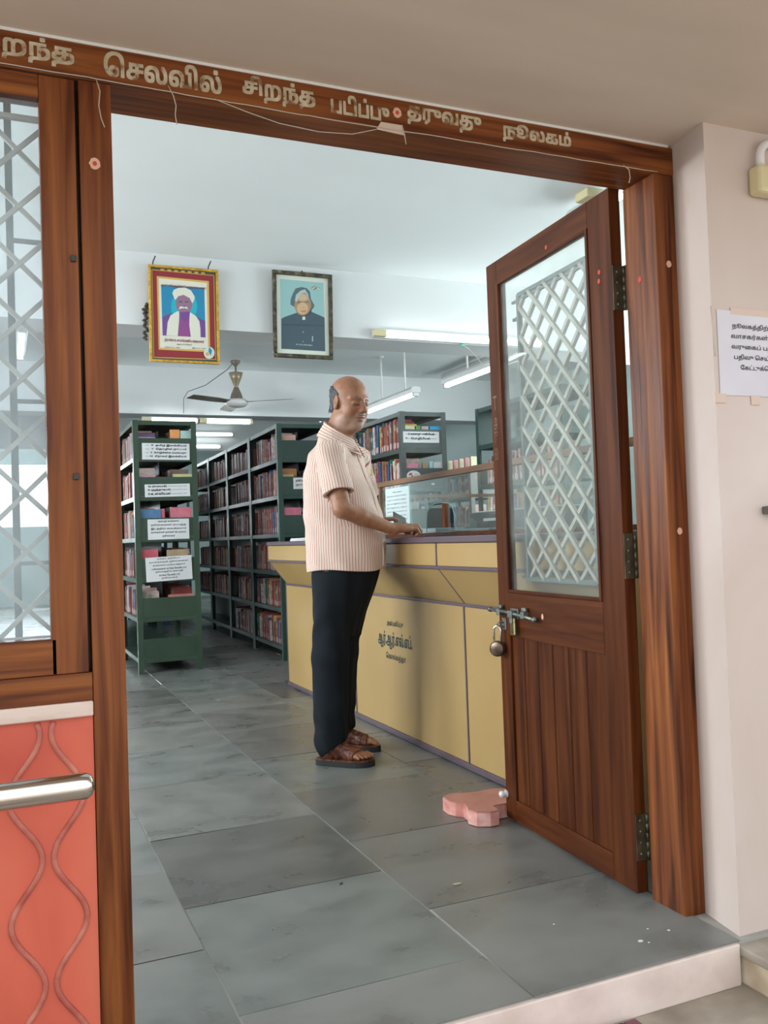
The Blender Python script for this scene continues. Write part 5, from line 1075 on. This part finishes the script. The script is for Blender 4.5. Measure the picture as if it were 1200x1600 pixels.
# hems: higher over the instep, lower at the heel
TF.D = np.maximum(TF.D, .048 + .055 * np.clip(((X - 1.33) * .766 - (Y - 3.80) * .643 - np.where(Y > 3.89, -.045, 0)) / .08, -.3, 1) - Z).astype(np.float32)
mlink('trousers', TF.mesh('trousers', [mtrou]))
# --- sandals
for q, he in enumerate(HEEL):
    sd = 1 if q == 0 else -1; sh = empty('sandal'); sh.parent = man; sh.location = (-1.40, -3.87, 0)
    oc = [(-.022, .0), (-.012, .026), (.02, .036), (.08, .036), (.14, .044), (.19, .047), (.225, .041), (.246, .025), (.248, .008), (.238, -.018), (.215, -.040), (.18, -.050), (.13, -.047), (.07, -.038), (.02, -.034), (-.012, -.024)]
    oc = [tuple((-np.array(oc[i - 1]) + 9 * np.array(oc[i]) + 9 * np.array(oc[(i + 1) % len(oc)]) - np.array(oc[(i + 2) % len(oc)])) / 16) if h_ else oc[i] for i in range(len(oc)) for h_ in (0, 1)]
    pts = [(he + ud * u + vd * v * sd)[:2] for u, v in oc]
    m_ = MB(); m_.prism([tuple(p) for p in pts], .0006, .024, msole); m_.build('sole', sh)
    cx0 = sum(p[0] for p in pts) / len(pts); cy0 = sum(p[1] for p in pts) / len(pts)
    m_ = MB(); m_.prism([(cx0 + (p[0] - cx0) * .97, cy0 + (p[1] - cy0) * .97) for p in pts], .0242, .030, mleath); m_.build('insole', sh)
    U = Field.__new__(Field); ia = [int((he[0] - .06 - B.lo[0]) / B.h), int((he[1] - .24 - B.lo[1]) / B.h), 0]; ib = [int((he[0] + .27 - B.lo[0]) / B.h), int((he[1] + .09 - B.lo[1]) / B.h), 50]
    ia = [max(0, q_) for q_ in ia]; U.h = B.h; U.lo = B.lo + np.array(ia) * B.h; U.D = B.D[ia[0]:ib[0], ia[1]:ib[1], ia[2]:ib[2]] - .0055; U.n = np.array(U.D.shape); U.ax = [U.lo[i] + U.h * np.arange(U.n[i]) for i in range(3)]
    S, X, Y, Z = U.sl(U.lo, U.lo + U.n * U.h, 0); u_ = (X - he[0]) * ud[0] + (Y - he[1]) * ud[1]; v_ = ((X - he[0]) * vd[0] + (Y - he[1]) * vd[1]) * sd
    weave = .0016 * np.sin(u_ * 420 + v_ * 260) * np.sin(u_ * 420 - v_ * 260)
    front_ = u_ - (.188 - .55 * np.maximum(-v_ - .0, 0)); back_ = (.045 + .35 * np.clip(Z - .04, 0, 1)) - u_
    slot = .004 - np.abs(u_ - .150 + .25 * v_ + .0 * Z) ; slot = np.where((v_ > -.012) & (v_ < .014), slot, -1)
    U.D = np.maximum(np.maximum(np.maximum(U.D + weave, .024 - Z), np.maximum(front_, back_)), np.maximum(slot, Z - .105)).astype(np.float32)
    o = link('upper', U.mesh('upper', [mleath]), sh, label='woven brown leather upper')
# --- bracelet thread
m_ = MB(); ax_ = (WRR - ELR) / np.linalg.norm(WRR - ELR); e1 = np.cross(ax_, P_(0, 0, 1)); e1 /= np.linalg.norm(e1); e2 = np.cross(ax_, e1)
for off in (.0, .005):
    m_.tube([tuple(WRR + ax_ * (off + .006) + (e1 * cos(a) + e2 * sin(a)) * .0268) for a in [2 * pi * k / 24 for k in range(25)]], .0011, mt['dotr'] if off else mt['paper'], 5, caps=False)
mlink('wrist_thread', m_.mesh('wrist_thread'), label='red and white thread around the right wrist')
# --- phone (held, a thing of its own)
ph = empty('phone', (1.712, 3.792, 1.066), radians(-52), label='dark grey phone held in the man\'s left hand above the counter', cat='phone')
Lx = Vector((.30, .75, .55)).normalized(); Wx = Vector((.82, -.12, -.55)); Wx = (Wx - Lx * Wx.dot(Lx)).normalized(); Nx = Lx.cross(Wx)
ph.rotation_euler = Matrix((Lx, Wx, Nx)).transposed().to_euler(); ph.location = (1.716, 3.80, 1.062)
bx('body', (-.062, .070, -.036, .036, -.0045, .0045), mt['phone'], ph, .003); bx('screen', (-.059, .067, -.033, .033, .0046, .0052), mt['black'], ph)
